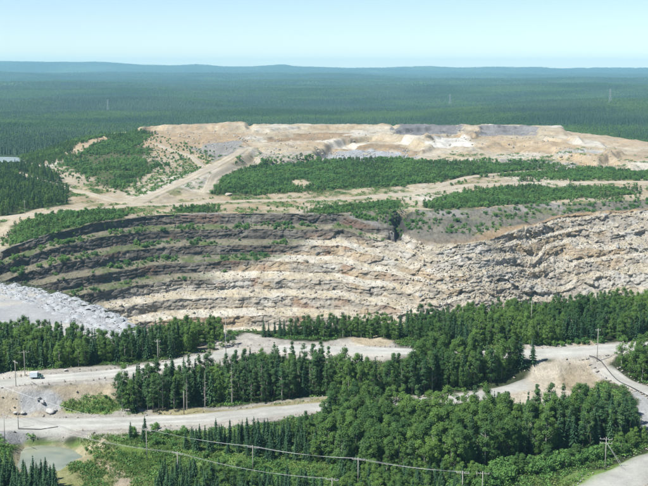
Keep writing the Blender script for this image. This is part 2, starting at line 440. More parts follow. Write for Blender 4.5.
YARD = G([(200, 341), (222, 335), (245, 332), (275, 337), (300, 341), (360, 337), (388, 341), (406, 348), (404, 357), (350, 364), (300, 360), (262, 353), (215, 349)])
CLEARING = G([(508, 393), (520, 378), (548, 362), (590, 353), (618, 352), (606, 362), (603, 374), (585, 388), (560, 402), (528, 404), (505, 402)])
BANK = G([(-80, 394), (0, 390), (60, 385), (112, 381), (118, 392), (112, 402), (70, 413), (40, 414), (0, 416), (-80, 418)])
ZONES = [   # outline, colour, feather (m), noise (m)
    (G([(-90, 420), (60, 436), (130, 432), (230, 428), (330, 424), (420, 440), (470, 486), (300, 560), (-120, 560)]), GRASS, 4, 4),
    (G([(60, 440), (100, 446), (120, 458), (150, 470), (160, 500), (60, 520), (55, 470)]), DRYGR * 0.75 + GRASS * 0.3, 5, 6),
    (G([(96, 460), (104, 460), (116, 466), (126, 472), (131, 480), (126, 500), (112, 500), (116, 480), (110, 472), (98, 466)]), SAND * 0.95, 1.5, 1.6),
    (G([(88, 447), (96, 441), (104, 441), (108, 447), (100, 450)]), SAND, 1.5, 2),
    (G([(12, 449), (22, 443), (64, 442.5), (84, 448), (94, 456), (86, 463), (66, 466), (16, 476)]), SAND * 0.7 + GRASS * .2, 1.5, 1.2),
    (G([(-90, 408), (0, 409), (60, 412), (200, 408), (330, 396), (400, 397), (460, 393), (505, 386), (508, 397), (457, 404), (400, 409), (330, 414), (200, 431), (100, 437), (40, 440), (-90, 442)]), GRAVEL * 0.94, 2, 2.5),
    (G([(0, 432), (30, 430), (60, 433), (85, 437), (60, 439), (30, 440), (15, 446), (0, 446)]), GREYR, 1.5, 2),
    (BANK, SAND * 0.92, 2, 3),
    (G([(20, 392), (48, 388), (64, 400), (60, 410), (30, 412)]), GREYR * 1.15, 2, 3),
    (G([(62, 404), (84, 398), (108, 400), (120, 408), (112, 414), (66, 413)]), GRASS * 1.2 + np.array((.04, .02, 0)), 1.5, 2.5),
    (G([(-90, 381), (0, 374), (60, 368), (120, 365), (170, 358), (215, 350), (240, 347), (250, 356), (215, 368), (165, 374), (115, 382), (0, 391), (-90, 402)]), GRAVEL, 2, 2.5),
    (G([(140, 414), (170, 407), (205, 411), (240, 407), (300, 400), (335, 396), (335, 404), (240, 414), (200, 416)]), TAN * 0.6 + GRASS * 0.4, 2, 3),
    (YARD, GRAVEL * 1.04, 3, 4),
    (G([(345, 338), (372, 336), (392, 341), (384, 345), (358, 344)]), SAND, 2, 3),
    (G([(195, 345), (215, 350), (245, 348), (240, 354), (210, 356)]), SAND * .9, 2, 3),
    (G([(92, 336), (112, 338), (130, 343), (112, 347), (94, 345)]), SAND, 2, 3),
    (CLEARING, SAND * 0.45 + PALE * .55, 2.5, 4),
    (G([(560, 380), (575, 370), (592, 366), (600, 374), (588, 386), (570, 390)]), SAND * 0.80, 3, 5),
    (G([(524, 346), (640, 341), (720, 338), (720, 350), (636, 354), (600, 358), (526, 360)]), GRAVEL * 1.05, 2, 2),
    (G([(588, 352), (604, 356), (606, 368), (626, 378), (650, 388), (720, 412), (720, 430), (648, 404), (612, 384), (596, 372)]), GRAVEL * 1.03, 2, 2),
    (G([(572, 345), (590, 338), (596, 344), (590, 348)]), SAND, 1.5, 2),
    (G([(585, 495), (606, 476), (632, 463), (660, 448), (740, 440), (740, 520), (585, 520)]), GRAVEL, 2, 2.5),
    (G([(540, 500), (560, 478), (600, 470), (632, 458), (660, 444), (664, 449), (632, 464), (605, 478), (590, 500)]), GRASS * 1.05, 1.5, 2),
    (G([(632, 384), (652, 392), (700, 410), (700, 432), (640, 428), (634, 410)]), GREYR * 1.2, 2, 3),
]
print('zones ready')

TINT_PL = [   # plateau zones
    (G([(-80, 170), (30, 163), (55, 172), (72, 190), (70, 205), (0, 222), (-80, 226)]), FOREST, 6, 8),
    (G([(82, 152), (108, 139), (140, 133), (144, 146), (152, 158), (166, 165), (152, 173), (132, 182), (124, 191), (104, 189), (80, 172), (56, 166)]), OLIVE * .6, 8, 16),
    (G([(208, 194), (220, 178), (245, 166), (330, 161), (400, 159), (430, 162), (470, 161), (520, 164), (600, 169), (632, 171), (642, 177), (600, 180), (530, 177), (470, 177), (430, 183), (400, 186), (330, 190), (260, 196)]), OLIVE * .55, 8, 14),
    (G([(292, 181), (304, 179), (316, 183), (306, 188), (292, 187)]), SAND, 5, 6),
    (G([(420, 208), (450, 196), (480, 188), (540, 186), (600, 187), (640, 189), (625, 198), (560, 199), (520, 206), (470, 213), (430, 216)]), OLIVE * .6, 6, 10),
    (G([(300, 213), (330, 206), (400, 200), (400, 209), (330, 215)]), OLIVE * .6, 4, 6),
    (G([(5, 238), (10, 226), (60, 213), (110, 209), (128, 213), (125, 222), (90, 226), (60, 236), (20, 245)]), OLIVE * .7, 4, 6),
    (G([(165, 214), (180, 207), (216, 206), (216, 214)]), OLIVE * .7, 3, 5),
    (G([(318, 160), (330, 152), (372, 149), (412, 151), (420, 156), (410, 160)]), np.array((.34, .35, .36)), 4, 7),
    (poly_z([(394, 134.5), (430, 134), (460, 134), (460, 128.5), (430, 127.5), (396, 128.5)], 19), np.array((.175, .17, .168)), 4, 14),
    (poly_z([(478, 136.5), (536, 136.5), (536, 132), (500, 130), (480, 131)], 18), np.array((.215, .205, .20)), 4, 14),
    (G([(548, 151), (575, 148), (604, 151), (616, 157), (590, 160), (560, 156)]), np.array((.40, .39, .36)), 4, 8),
    (G([(440, 165), (480, 160), (560, 160), (618, 166), (560, 169), (470, 168)]), np.array((.26, .25, .22)), 6, 12),
    (G([(248, 163), (262, 154), (310, 152), (316, 160), (270, 165)]), np.array((.36, .32, .26)), 5, 9),
]
TINT_PL += [
    (G([(322, 151), (338, 146.5), (372, 144), (402, 146), (424, 151), (420, 153), (398, 150), (372, 148.5), (340, 151), (330, 154)]), np.array((.27, .20, .125)), 4, 7),
    (G([(142, 147), (142, 134), (160, 132), (190, 133), (244, 133), (246, 146), (200, 148)]), np.array((.36, .27, .17)), 6, 14),
    (G([(190, 148), (215, 143), (238, 141), (246, 148), (240, 156), (225, 158)]), np.array((.25, .235, .215)), 5, 9),
    (G([(262, 138), (300, 133), (345, 133), (350, 137), (300, 141), (270, 143)]), np.array((.28, .20, .12)), 6, 14),
    (G([(476, 146), (505, 139), (556, 141), (585, 147), (560, 151), (500, 152)]), np.array((.40, .31, .20)), 6, 14),
    (G([(300, 143), (340, 139), (420, 137), (430, 141), (380, 143), (330, 147)]), np.array((.52, .47, .39)), 5, 10),
    (G([(425, 141), (445, 135), (470, 136), (472, 146), (440, 148)]), np.array((.56, .53, .47)), 4, 8),
    (G([(540, 160), (600, 154), (648, 150), (700, 152), (700, 162), (600, 166)]), np.array((.38, .30, .20)), 8, 18),
]
VEG_HOLES = [G([(292, 181), (304, 179), (316, 183), (306, 188), (292, 187)])]
CREST_TONE = OCHRE

def ground_tint(x, y, z):
    n = len(x)
    k = x / np.maximum(y, 1)
    n1 = fbm(x / 60, y / 80, oct=4, seed=50); n2 = fbm(x / 14, y / 18, oct=4, seed=51); n3 = fbm(x / 170, y / 150, oct=3, seed=52); n4 = fbm(x / 6, y / 9, oct=3, seed=53)
    c = np.empty((n, 3))
    fgm = sstep(480, 540, y)[:, None]
    pl = SAND[None] * (0.98 + 0.22 * n2[:, None])
    pl = lerp(pl, PALE[None], sstep(0.0, 0.5, n1 + 0.35 * n4)[:, None])
    pl = lerp(pl, np.array((.36, .27, .17))[None], sstep(0.12, 0.5, -n1 + 0.5 * n2)[:, None] * 0.85)
    pl = lerp(pl, np.array((.38, .28, .18))[None], (sstep(0.2, 0.55, n3 + .4 * n4) * sstep(1000, 1150, y))[:, None] * 0.7)
    pl = lerp(pl, OLIVE[None] * 1.15, (sstep(0.1, 0.38, n2 - 0.45 * n1 + .15 * n4) * (1 - sstep(900, 1120, y)))[:, None] * 0.8)
    fo = FOREST[None] * (1 + 0.35 * n2[:, None])
    fo = lerp(fo, GRASS[None] * .7, sstep(0.1, 0.6, n1)[:, None] * .6)
    c[:] = lerp(fo, pl, fgm)
    # beyond the plateau: forest floor under and between the trees
    back = np.interp(k, [-.4, -.3, -.25, -.22, -.17, -.08, .17, .215, .26, .295, .4], [1020, 1080, 1190, 1215, 1330, 1420, 1420, 1340, 1240, 1170, 1080])
    ff = FARF[None] * (1 + 0.5 * fbm(x / 260, y / 700, oct=4, seed=60)[:, None])
    ff = lerp(ff, np.array((.075, .125, .045))[None], sstep(0.05, 0.4, fbm(x / 700, y / 1300, oct=5, seed=61, gain=.6))[:, None] * .85)
    c = lerp(c, ff, sstep(10, 60, y - back)[:, None])
    lf = sstep(-.262, -.288, k) * sstep(780, 820, y)
    c = lerp(c, ff * 1.3, lf[:, None])
    return_c = c
    wx0, wy0 = n2, fbm(x / 9 + 40, y / 12, oct=4, seed=55)
    for lst, y_lo, y_hi in ((ZONES, 0, 520), (TINT_PL, 560, 1500)):
        m = (y > y_lo) & (y < y_hi)
        xm, ym = x[m], y[m]
        cm = c[m]
        for pl_, col, fe, nz in lst:
            s = sdist(xm, ym, pl_) + nz * (wx0[m] + 0.6 * n4[m])
            w = sstep(-fe * .5, fe * .5, s)[:, None]
            cm = lerp(cm, np.asarray(col)[None] * (1 + 0.18 * n2[m][:, None] + 0.12 * n4[m][:, None]), w)
        c[m] = cm
    # steep soil faces of the dump show raw tan earth and grey rock
    return c

# ------------------------------------------------------------------ roads (ribbons on the land)
def resample(pl, step):
    pl = np.asarray(pl); d = np.r_[0, np.cumsum(np.hypot(*np.diff(pl, axis=0).T))]
    n = max(int(d[-1] / step), 3); s = np.linspace(0, d[-1], n)
    x = np.interp(s, d, pl[:, 0]); y = np.interp(s, d, pl[:, 1])
    kx = max(3, int(10 / step)) | 1
    for _ in range(2):
        for a in (x, y):
            pad = np.pad(a, kx // 2, mode='edge'); sm = np.convolve(pad, np.ones(kx) / kx, 'valid'); sm[0], sm[-1] = a[0], a[-1]; a[:] = sm
    return np.stack([x, y], -1)
ROADS = []
def road(uv, w0, w1, col, label, lift=0.12, step=1.6, name='gravel_road'):
    pl = resample(G(uv), step)
    t = np.gradient(pl, axis=0); t /= np.hypot(t[:, 0], t[:, 1])[:, None] + 1e-9
    nrm = np.stack([-t[:, 1], t[:, 0]], -1)
    s = np.linspace(0, 1, len(pl)); w = lerp(w0, w1, s)
    a = np.arange(len(pl)) * step
    nc = 17
    f = np.linspace(-1, 1, nc)
    ej = 1 + 0.16 * np.where(f[None] < 0, vnoise(a / 6, a * 0 + 1.5, seed=71)[:, None], vnoise(a / 6, a * 0 + 9.5, seed=72)[:, None])
    off = f[None] * w[:, None] / 2 * ej
    X = pl[:, 0:1] + nrm[:, 0:1] * off; Y = pl[:, 1:2] + nrm[:, 1:2] * off
    ef = np.maximum(1 - sstep(0, 9, a), 1 - sstep(0, 9, a[-1] - a)) * 1.0
    fe = np.maximum(np.abs(f)[None] ** 8, ef[:, None])
    Z = hs(X, Y) + lift - (lift + .45) * fe
    ROADS.append((pl, (w0 + w1) / 2))
    tr = np.exp(-((np.abs(f) - 0.42) / 0.13) ** 2)
    c = np.asarray(col)[None, None] * (0.84 + 0.26 * tr[None, :, None] * (.6 + .8 * vnoise(a / 23, a * 0 + 3, seed=75))[:, None, None] + 0.16 * fbm(X / 4, Y / 4, oct=4, seed=73)[:, :, None])
    gt = ground_tint(X.ravel(), Y.ravel(), Z.ravel()).reshape(c.shape)
    c = lerp(c, gt, (np.clip(np.abs(f) + .25 * fbm(X / 4, Y / 4, seed=74), 0, 1) ** 4)[..., None]); c = lerp(c, gt, np.clip(ef * 1.3, 0, 1)[:, None, None])
    me = new_mesh(name, np.stack([X, Y, Z], -1).reshape(-1, 3), grid_faces(len(pl), nc), M_ROAD, True)
    set_col(me, 'tint', c.reshape(-1, 3))
    return tag(link(name, me), label, 'road', kind='structure')
RC = np.array((0.455, 0.450, 0.405))
road(ROAD_A_UV[:8] + [(262, 348.5)], 9.5, 9, RC * 1.08, 'pale gravel haul road above the cut bank where the truck drives')
road([(258, 349), (300, 348.5), (350, 350), (400, 351.5), (460, 354), (525, 353.5), (570, 351), (620, 347.5), (700, 343), (780, 339)], 11, 11, RC * 1.1, 'pale gravel road crossing the yard and clearing behind the tree stands')
road([(-90, 425), (0, 424), (100, 423.5), (200, 419), (260, 412.5), (330, 406), (400, 403.5), (457, 399), (500, 392), (524, 386), (545, 379)], 13, 7, RC, 'wide gravel road running below the cut bank and tall pines')
road([(597, 357), (602, 366), (612, 374), (630, 383), (650, 392), (690, 410), (720, 424)], 6, 8, RC, 'curving gravel track with a black pipe beside the clearing')
road([(580, 505), (606, 487), (640, 470), (680, 452), (740, 430)], 13, 13, RC, 'gravel road crossing the lower corner beside the braced pole')
def road_far(uv, w, label): return road(uv, w, w, np.array((.46, .40, .305)), label, lift=0.25, step=4)
road_far([(-60, 226), (0, 219), (40, 214), (80, 209), (130, 206), (200, 203), (250, 201), (330, 200), (420, 193), (470, 185), (540, 183), (660, 182)], 13, 'sandy road along the plateau rim above the quarry benches')
road_far([(15, 172), (40, 181), (70, 190), (105, 198), (140, 205)], 9, 'sandy track down the side of the shrubby hill')
road_far(RAMP_UV, 11, 'straight sandy ramp climbing to the waste dump')
road_far([(154, 143), (170, 150), (190, 156), (208, 165), (212, 168)], 7, 'narrow pale track crossing the rubble slope under the dump')
road_far([(205, 194), (214, 178), (232, 168), (262, 161), (290, 163)], 9, 'sandy track skirting the young green plantation')
road_far([(432, 188), (470, 177), (520, 172), (570, 169), (590, 167)], 11, 'sandy strip between the two plateau plantations')

# ------------------------------------------------------------------ ground sheet
def make_ground():
    kf = np.r_[np.linspace(-1.2, -.33, 34)[:-1], np.linspace(-.33, .33, 500), np.linspace(.33, 1.2, 34)[1:]]
    rows = np.r_[np.arange(40, 190, 6.0), np.arange(190, 452, 0.95), np.arange(452, 680, 3.2), np.arange(680, 1480, 2.2), 1480 * 1.0105 ** np.arange(0, 237)]
    K, Y = np.meshgrid(kf, rows)
    X = K * np.maximum(Y, 190)
    x, y = X.ravel(), Y.ravel()
    z = np.empty_like(x)
    for i in range(0, len(x), 120000):
        z[i:i + 120000] = hs(x[i:i + 120000], y[i:i + 120000])
    rm = np.zeros_like(x); berm = np.zeros_like(x)
    for pl, w in ROADS:
        m = (x > pl[:, 0].min() - 30) & (x < pl[:, 0].max() + 30) & (y > pl[:, 1].min() - 30) & (y < pl[:, 1].max() + 30)
        d = seg_dist(x[m], y[m], pl[::3] if len(pl) > 30 else pl)
        rm[m] = np.maximum(rm[m], 1 - sstep(w * .55, w * .55 + 4, d))
        if pl[:, 1].max() < 520:
            berm[m] = np.maximum(berm[m], np.exp(-((d - w * .62 - 1.3) / 1.0) ** 2) * sstep(-.25, .3, vnoise(x[m] / 9, y[m] / 9, seed=88)))
    micro = 0.35 * fbm(x / 7, y / 7, oct=4, seed=80) + 0.10 * fbm(x / 1.6, y / 1.6, oct=2, seed=81)
    plm = sstep(660, 760, y) * (1 - sstep(1450, 1600, y))
    rough = sstep(-0.1, 0.4, fbm(x / 90, y / 90, oct=2, seed=84))
    micro = micro + plm * ((0.8 + (0.7 + 1.5 * rough) * sstep(1000, 1080, y)) * fbm(x / 15, y / 22, oct=5, seed=82, gain=.62))
    # rills down the cut bank
    s = sdist(x, y, BANK)
    micro = micro + sstep(0, 5, s) * (1.5 * fbm(x / 5.5, y / 16, oct=3, seed=83) - .3)
    lump = sstep(-12, 4, sdist(x, y, CLEARING)) + sstep(-10, 3, sdist(x, y, YARD))
    micro = micro + np.clip(lump, 0, 1) * 0.7 * fbm(x / 9, y / 9, oct=3, seed=86)
    farm = sstep(3500, 6000, y)
    micro = micro + farm * np.minimum(y / 2500, 6) * fbm(x / (y * .006 + 1), y / (y * .02 + 1), oct=3, seed=85)
    rz = rm * (1 - farm)
    for pl, w in ROADS:
        if pl[:, 1].max() < 520:
            m = berm > .01
            berm[m] *= sstep(w * .5, w * .5 + .8, seg_dist(x[m], y[m], pl[::3]))
    z = z + .65 * berm
    z = z + micro * (1 - rz) - 0.20 * rz * (y < 520) - 0.9 * rz * (y >= 520) * 0
    z = z - 0.35 * rz * (y >= 520)
    me = new_mesh('ground', np.stack([x, y, z], -1), grid_faces(len(rows), len(kf)), M_GROUND, True)
    c = np.empty((len(x), 3))
    for i in range(0, len(x), 150000):
        c[i:i + 150000] = ground_tint(x[i:i + 150000], y[i:i + 150000], z[i:i + 150000])
    set_col(me, 'tint', np.clip(c, 0.005, 0.9))
    o = tag(link('ground', me), 'sandy and grassy land running from the roads to the blue hills', 'ground', kind='structure')
    return o
make_ground()
print('ground ready')

# pond
def make_pond():
    m, n, l, b = mat_new('turbid_pond_water')
    geo = n.new('ShaderNodeNewGeometry'); nz = n.new('ShaderNodeTexNoise'); nz.inputs['Scale'].default_value = 0.12
    l.new(geo.outputs['Position'], nz.inputs['Vector'])
    rp = n.new('ShaderNodeValToRGB'); rp.color_ramp.elements[0].color = (.165, .19, .14, 1); rp.color_ramp.elements[1].color = (.265, .275, .20, 1)
    rp.color_ramp.elements[0].position = .35; rp.color_ramp.elements[1].position = .68
    l.new(nz.outputs['Fac'], rp.inputs[0]); l.new(rp.outputs[0], b.inputs['Base Color'])
    b.inputs['Roughness'].default_value = 0.12
    wv = n.new('ShaderNodeTexNoise'); wv.inputs['Scale'].default_value = 1.2; wv.inputs['Detail'].default_value = 3
    l.new(geo.outputs['Position'], wv.inputs['Vector'])
    bp = n.new('ShaderNodeBump'); bp.inputs['Strength'].default_value = 0.15; bp.inputs['Distance'].default_value = 0.1
    l.new(wv.outputs['Fac'], bp.inputs['Height']); l.new(bp.outputs[0], b.inputs['Normal'])
    c = POND.mean(0)
    big = c + (POND - c) * 1.25
    V = [(p[0], p[1], POND_Z) for p in big]
    me = bpy.data.meshes.new('pond_water'); me.from_pydata(V, [], [list(range(len(V)))]); me.materials.append(m)
    tag(link('pond_water', me), 'small pale green pond beside the lower road and spruces', 'pond', kind='structure')
    lk = poly_z([(-60, 156), (10, 157), (32, 158), (30, 161), (0, 162.5), (-60, 165)], 3.4)
    m2 = m.copy(); m2.name = 'far_lake_water'
    m2.node_tree.nodes['Principled BSDF'].inputs['Roughness'].default_value = 0.25
    me = bpy.data.meshes.new('lake_water'); me.from_pydata([(p[0], p[1], 3.4) for p in lk], [], [list(range(len(lk)))]); me.materials.append(m2)
    tag(link('lake_water', me), 'sliver of still water past the far left wood', 'lake', kind='structure')
make_pond()

# ------------------------------------------------------------------ pit wall
COLS, ROWS_S, ROWS_B = 1080, 46, 250
def make_wall():
    s = np.linspace(-166, 735, COLS)
    i0 = lambda xs, vs: np.interp(s, xs, vs)
    v0 = np.interp(s, C0_UV[:, 0], C0_UV[:, 1])
    z0 = np.interp(s, C0_UV[:, 0], C0_Z); x0, y0 = at_z(s, v0, z0)
    u1 = s; v1 = i0([-90, 328, 330, 360, 400, 430, 470, 500, 530, 560, 600, 650, 735], [216, 216, 216, 222, 231, 246, 243, 236, 226, 217, 213, 209, 205])
    z1 = i0([-90, 330, 360, 400, 430, 470, 500, 560, 650, 735], [1.5, 1.5, -2, -7, -10, -8, -6, -2, 0, 1])
    x1, y1 = at_z(u1, np.maximum(v1, 150), z1)
    # left part: the crest is the rim itself
    lw = 1 - sstep(331, 365, s)
    u2 = i0([-170, -90, 0, 50, 90, 150, 220, 330, 735], [-158, -76, 18, 64, 100, 157, 224, 331, 735])
    v2 = i0([-90, 0, 50, 90, 150, 220, 330, 400, 430, 480, 560, 650, 735], [364, 360, 353, 347, 339, 335, 338, 343, 345, 342, 332, 325, 322])
    x2, y2 = at_z(u2, v2, -55.0); z2 = np.full_like(s, -55.0)
    def smo(a, k=61):
        for _ in range(2): a = np.convolve(np.pad(a, k // 2, mode='reflect', reflect_type='odd'), np.ones(k) / k, 'valid')
        return a
    x0, y0, x1, y1, z1, x2, y2 = [smo(a, k) for a, k in ((x0, 31), (y0, 31), (x1, 21), (y1, 21), (z1, 21), (x2, 121), (y2, 121))]
    dx, dy = x2 - x0, y2 - y0; L = np.hypot(dx, dy)
    x1 = lerp(x1, x0 + dx / L * 1.5, lw); y1 = lerp(y1, y0 + dy / L * 1.5, lw); z1 = lerp(z1, z0 - .1, lw)
    right = sstep(380, 440, s)                      # 0: benched, 1: slumped rubble face
    mid = sstep(170, 330, s)
    arc = np.r_[0, np.cumsum(np.hypot(np.diff(x1), np.diff(y1)))]
    NB = 7.0
    P = np.zeros((ROWS_S + ROWS_B, COLS, 3)); T = np.zeros((ROWS_S + ROWS_B, COLS)); TREAD = np.zeros_like(T)
    for r in range(ROWS_S):
        t = r / ROWS_S
        ox, oy = -dx / L * 3, -dy / L * 3
        P[r, :, 0] = lerp(x0 + ox, x1, t); P[r, :, 1] = lerp(y0 + oy, y1, t)
        sag = np.sin(np.pi * t) * -1.5 * right
        P[r, :, 2] = lerp(z0, z1, t ** 1.15) + sag
        T[r] = -1 + t; TREAD[r] = 1
    tb = np.linspace(0, 1, ROWS_B)
    TT, AA = np.meshgrid(tb, arc, indexing='ij'); RR = np.broadcast_to(right, TT.shape); MM = np.broadcast_to(mid, TT.shape)
    # strata undulate gently on the benched side, strongly in the slump
    wq = 0.10 * vnoise(AA / 60, TT * 2, seed=100) + (0.05 + .12 * MM) * vnoise(AA / 17, TT * 7, seed=101) * .5
    wr = 1.0 * fbm(AA / 34, TT * 3.5, oct=3, seed=102) - (AA - 260) * 0.004
    q = TT * NB + lerp(wq, wr, RR)
    k = np.floor(q); fr = q - k
    rl = lerp(0.54, 0.56, RR)                       # share of each step taken by its riser
    hz = lerp(0.16, 0.34, RR); zz = lerp(0.77, 0.76, RR)
    inr = np.clip(fr / rl, 0, 1); ot = np.clip((fr - rl) / (1 - rl), 0, 1)
    h = (k + inr * hz + ot * (1 - hz)) / NB
    g = (k + inr * zz + ot * (1 - zz)) / NB
    soft = lerp(0.10, 0.35, RR)
    shift = lerp(wq, wr, RR) / NB                   # undo the mean drift so the outline stays on its line
    h = lerp(h - shift, TT, soft); g = lerp(g - shift, TT, soft)
    P[ROWS_S:, :, 0] = x1[None] + (x2 - x1)[None] * h
    P[ROWS_S:, :, 1] = y1[None] + (y2 - y1)[None] * h
    P[ROWS_S:, :, 2] = z1[None] + (z2 - z1)[None] * g
    T[ROWS_S:] = TT; TREAD[ROWS_S:] = sstep(rl - .02, rl + .06, fr)
    # relief: blocks, cracks and crumble, pushed outwards from the rock
    nx, ny = -(-dx / L), dy / L                      # inward (towards the pit)
    X, Y, Z = P[..., 0].copy(), P[..., 1].copy(), P[..., 2].copy()
    RF = np.broadcast_to(right, X.shape); MF = np.broadcast_to(mid, X.shape)
    slope_part = (T < 0)
    body = sstep(-0.05, 0.02, T)
    tilt = lerp(0.0, 0.05, RF)
    f1, f2, c1 = worley3(X / 5.2, Y / 5.2, (Z - X * tilt) / 2.5, 200)
    g1, g2, c2 = worley3(X / 2.1 + 9, Y / 2.1, (Z - X * tilt) / 1.6, 210)
    b1, b2, c3 = worley3(X / 13 + 3, Y / 13, (Z - X * tilt) / 8.5, 220)
    crack = 1 - sstep(0.0, 0.16, f2 - f1)
    risermask = 1 - TREAD * 0.72
    amp1 = lerp(0.85, 1.8, RF) * risermask * body
    disp = amp1 * (c1 - .5) + 0.55 * lerp(1, 1.5, RF) * risermask * body * (c2 - .5) - 0.45 * crack * body * risermask
    disp = disp + (RF * 3.4 + MF * (1 - RF) * 1.6 + .6) * (c3 - .5) * body * (0.35 + .65 * risermask)
    butt = fbm(X / 11, Z / 16, Y / 11, oct=3, seed=240)
    disp = disp + body * lerp(1.7, 1.6, RF) * butt * (1 - .4 * TREAD)
    bed = vnoise((Z - X * tilt) / 0.85 + .8 * fbm(X / 12, Y / 12, oct=2, seed=246), X / 40, seed=245)
    bed2 = vnoise((Z - X * tilt) / 2.1, X / 26, seed=247)
    disp = disp + body * risermask * (.20 * np.sign(bed) * np.abs(bed) ** .5 + .3 * bed2)
    # talus and rubble on treads
    up = TREAD * body * (0.55 * (c2 - .4) + 0.9 * fbm(X / 5, Y / 5, oct=3, seed=250)) + slope_part * ((2.2 * fbm(X / 8, Y / 11, oct=5, seed=251, gain=.6) + .8 * (c2 - .5)) * sstep(-1, -.8, T) * (.3 + .7 * RF))
    P[..., 0] += dx[None] / L[None] * disp; P[..., 1] += dy[None] / L[None] * disp; P[..., 2] += up + 0.25 * disp * RF
    # fissure gully
    d = seg_dist(X + 3.2 * fbm(X / 5, Y / 5, oct=3, seed=260), Y + 5 * fbm(X / 4 + 7, Y / 5, oct=3, seed=261), FIS_W)
    fz = (1 - sstep(2.0, 5.0, d))
    P[..., 2] -= 6.5 * fz; P[..., 1] += 1.0 * fz
    # ---- albedo: dark schist above and to the left, pale bleached rock below and to the right
    zb = np.interp(s, [-90, 60, 150, 220, 270, 330, 390, 430], [-47, -40, -35, -28, -19, -9, -9, 4])
    nb = fbm(X / 18, Z / 9, Y / 18, oct=4, seed=270)
    pale = sstep(-3.0, 3.0, zb[None] - Z + 7 * nb)
    n1 = fbm(X / 9, Z / 4, Y / 9, oct=4, seed=280)[..., None]; n2 = fbm(X / 26, Z / 12, Y / 26, oct=3, seed=281)[..., None]; n3 = fbm(X / 2.2, Z / 1.3, Y / 2.2, oct=3, seed=282)[..., None]
    tr = TREAD[..., None]
    dark = np.array((.122, .108, .090)) * (1 + .35 * n1 + .45 * n3 + .5 * (c2[..., None] - .5))
    dark = lerp(dark, np.array((.185, .118, .085)), sstep(.12, .45, n2 + .25 * n1) * .75)
    dark = lerp(dark, np.array((.205, .19, .16)), sstep(.15, .5, n1 - .4 * n2) * .7)
    dtread = lerp(np.array((.205, .185, .13)), np.array((.110, .138, .056)), sstep(-.1, .35, n1 + .5 * n2))
    dark = lerp(dark, dtread, tr)
    rk = np.array((.375, .335, .27)) * (1 + .25 * n3 + .35 * (c1[..., None] - .5) + .2 * (c2[..., None] - .5))
    rk = lerp(rk, np.array((.40, .305, .19)), sstep(.10, .5, n2 + .5 * n1 + .3 * (c3[..., None] - .5)) * .75)
    rk = lerp(rk, np.array((.47, .45, .40)), sstep(.08, .42, -n2 + .5 * n1) * .75)
    rk = lerp(rk, np.array((.22, .20, .17)), sstep(.2, .5, -n1 + .2 * n3) * .6 * (1 - tr))
    rust = sstep(.18, .5, fbm(X / 13 + 31, Z / 7, Y / 13, oct=3, seed=290))[..., None] * (1 - sstep(330, 470, np.broadcast_to(s, T.shape)))[..., None] * sstep(150, 240, np.broadcast_to(s, T.shape))[..., None]
    rk = lerp(rk, np.array((.30, .185, .115)), rust * .75)
    ptread = lerp(np.array((.455, .395, .285)), np.array((.53, .495, .41)), sstep(-.2, .4, n1 + n2))
    pc = lerp(rk, ptread, tr * lerp(1.0, .75, RF[..., None]))
    c = lerp(dark, pc, pale[..., None])
    # upper grey-brown slope with thin grass (right)
    us = np.array((.185, .170, .135)) * (1 + .25 * n3 + .2 * n1)
    us = lerp(us, np.array((.135, .155, .065)), sstep(0, .35, n1 + .5 * n2))
    us = lerp(us, np.array((.25, .235, .215)), sstep(.1, .45, n2 - .5 * n1 + .3 * n3))
    us = lerp(us, np.array((.115, .11, .10)), sstep(.12, .4, n1 - .5 * n2 + .4 * n3) * .75)
    lowband = sstep(-.30, -.05, T + .2 * n2[..., 0])[..., None]
    us = lerp(us, lerp(np.array((.20, .155, .11)), np.array((.40, .27, .145)), sstep(430, 560, np.broadcast_to(s, T.shape))[..., None]), lowband * sstep(390, 440, np.broadcast_to(s, T.shape))[..., None] * .85)
    c = lerp(c, us, (1 - sstep(-.04, .03, T + .04 * n1[..., 0]))[..., None])
    c = lerp(c, c * np.array((.42, .42, .45)), (1 - sstep(4.5, 9.5, d + 4 * n1[..., 0]))[..., None])   # dark schist lining the fissure, with its shadow also painted into the tint
    me = new_mesh('pit_wall', P.reshape(-1, 3), grid_faces(ROWS_S + ROWS_B, COLS)[:, ::-1], M_ROCK, False)
    set_col(me, 'tint', np.clip(c.reshape(-1, 3), .01, .85))
    o = tag(link('pit_wall', me), 'benched open pit wall, dark schist left and pale broken rock right', 'quarry wall', kind='structure')
    return o, P, T, TREAD, pale, s
wall, WP, WT, WTREAD, WPALE, WS = make_wall()
print('wall ready')

# ------------------------------------------------------------------ boulders
def ico(sub=2):
    t = (1 + 5 ** .5) / 2
    v = [(-1, t, 0), (1, t, 0), (-1, -t, 0), (1, -t, 0), (0, -1, t), (0, 1, t), (0, -1, -t), (0, 1, -t), (t, 0, -1), (t, 0, 1), (-t, 0, -1), (-t, 0, 1)]
    f = [(0, 11, 5), (0, 5, 1), (0, 1, 7), (0, 7, 10), (0, 10, 11), (1, 5, 9), (5, 11, 4), (11, 10, 2), (10, 7, 6), (7, 1, 8), (3, 9, 4), (3, 4, 2), (3, 2, 6), (3, 6, 8), (3, 8, 9), (4, 9, 5), (2, 4, 11), (6, 2, 10), (8, 6, 7), (9, 8, 1)]
    v = [tuple(np.array(a) / np.linalg.norm(a)) for a in v]
    for _ in range(sub):
        c = {}; nf = []
        def mid(a, b):
            k = (min(a, b), max(a, b))
            if k not in c:
                m = (np.array(v[a]) + np.array(v[b])) / 2; v.append(tuple(m / np.linalg.norm(m))); c[k] = len(v) - 1
            return c[k]
        for a, b, d in f:
            x, y, z = mid(a, b), mid(b, d), mid(d, a)
            nf += [(a, x, z), (b, y, x), (d, z, y), (x, y, z)]
        f = nf
    return np.array(v), np.array(f)
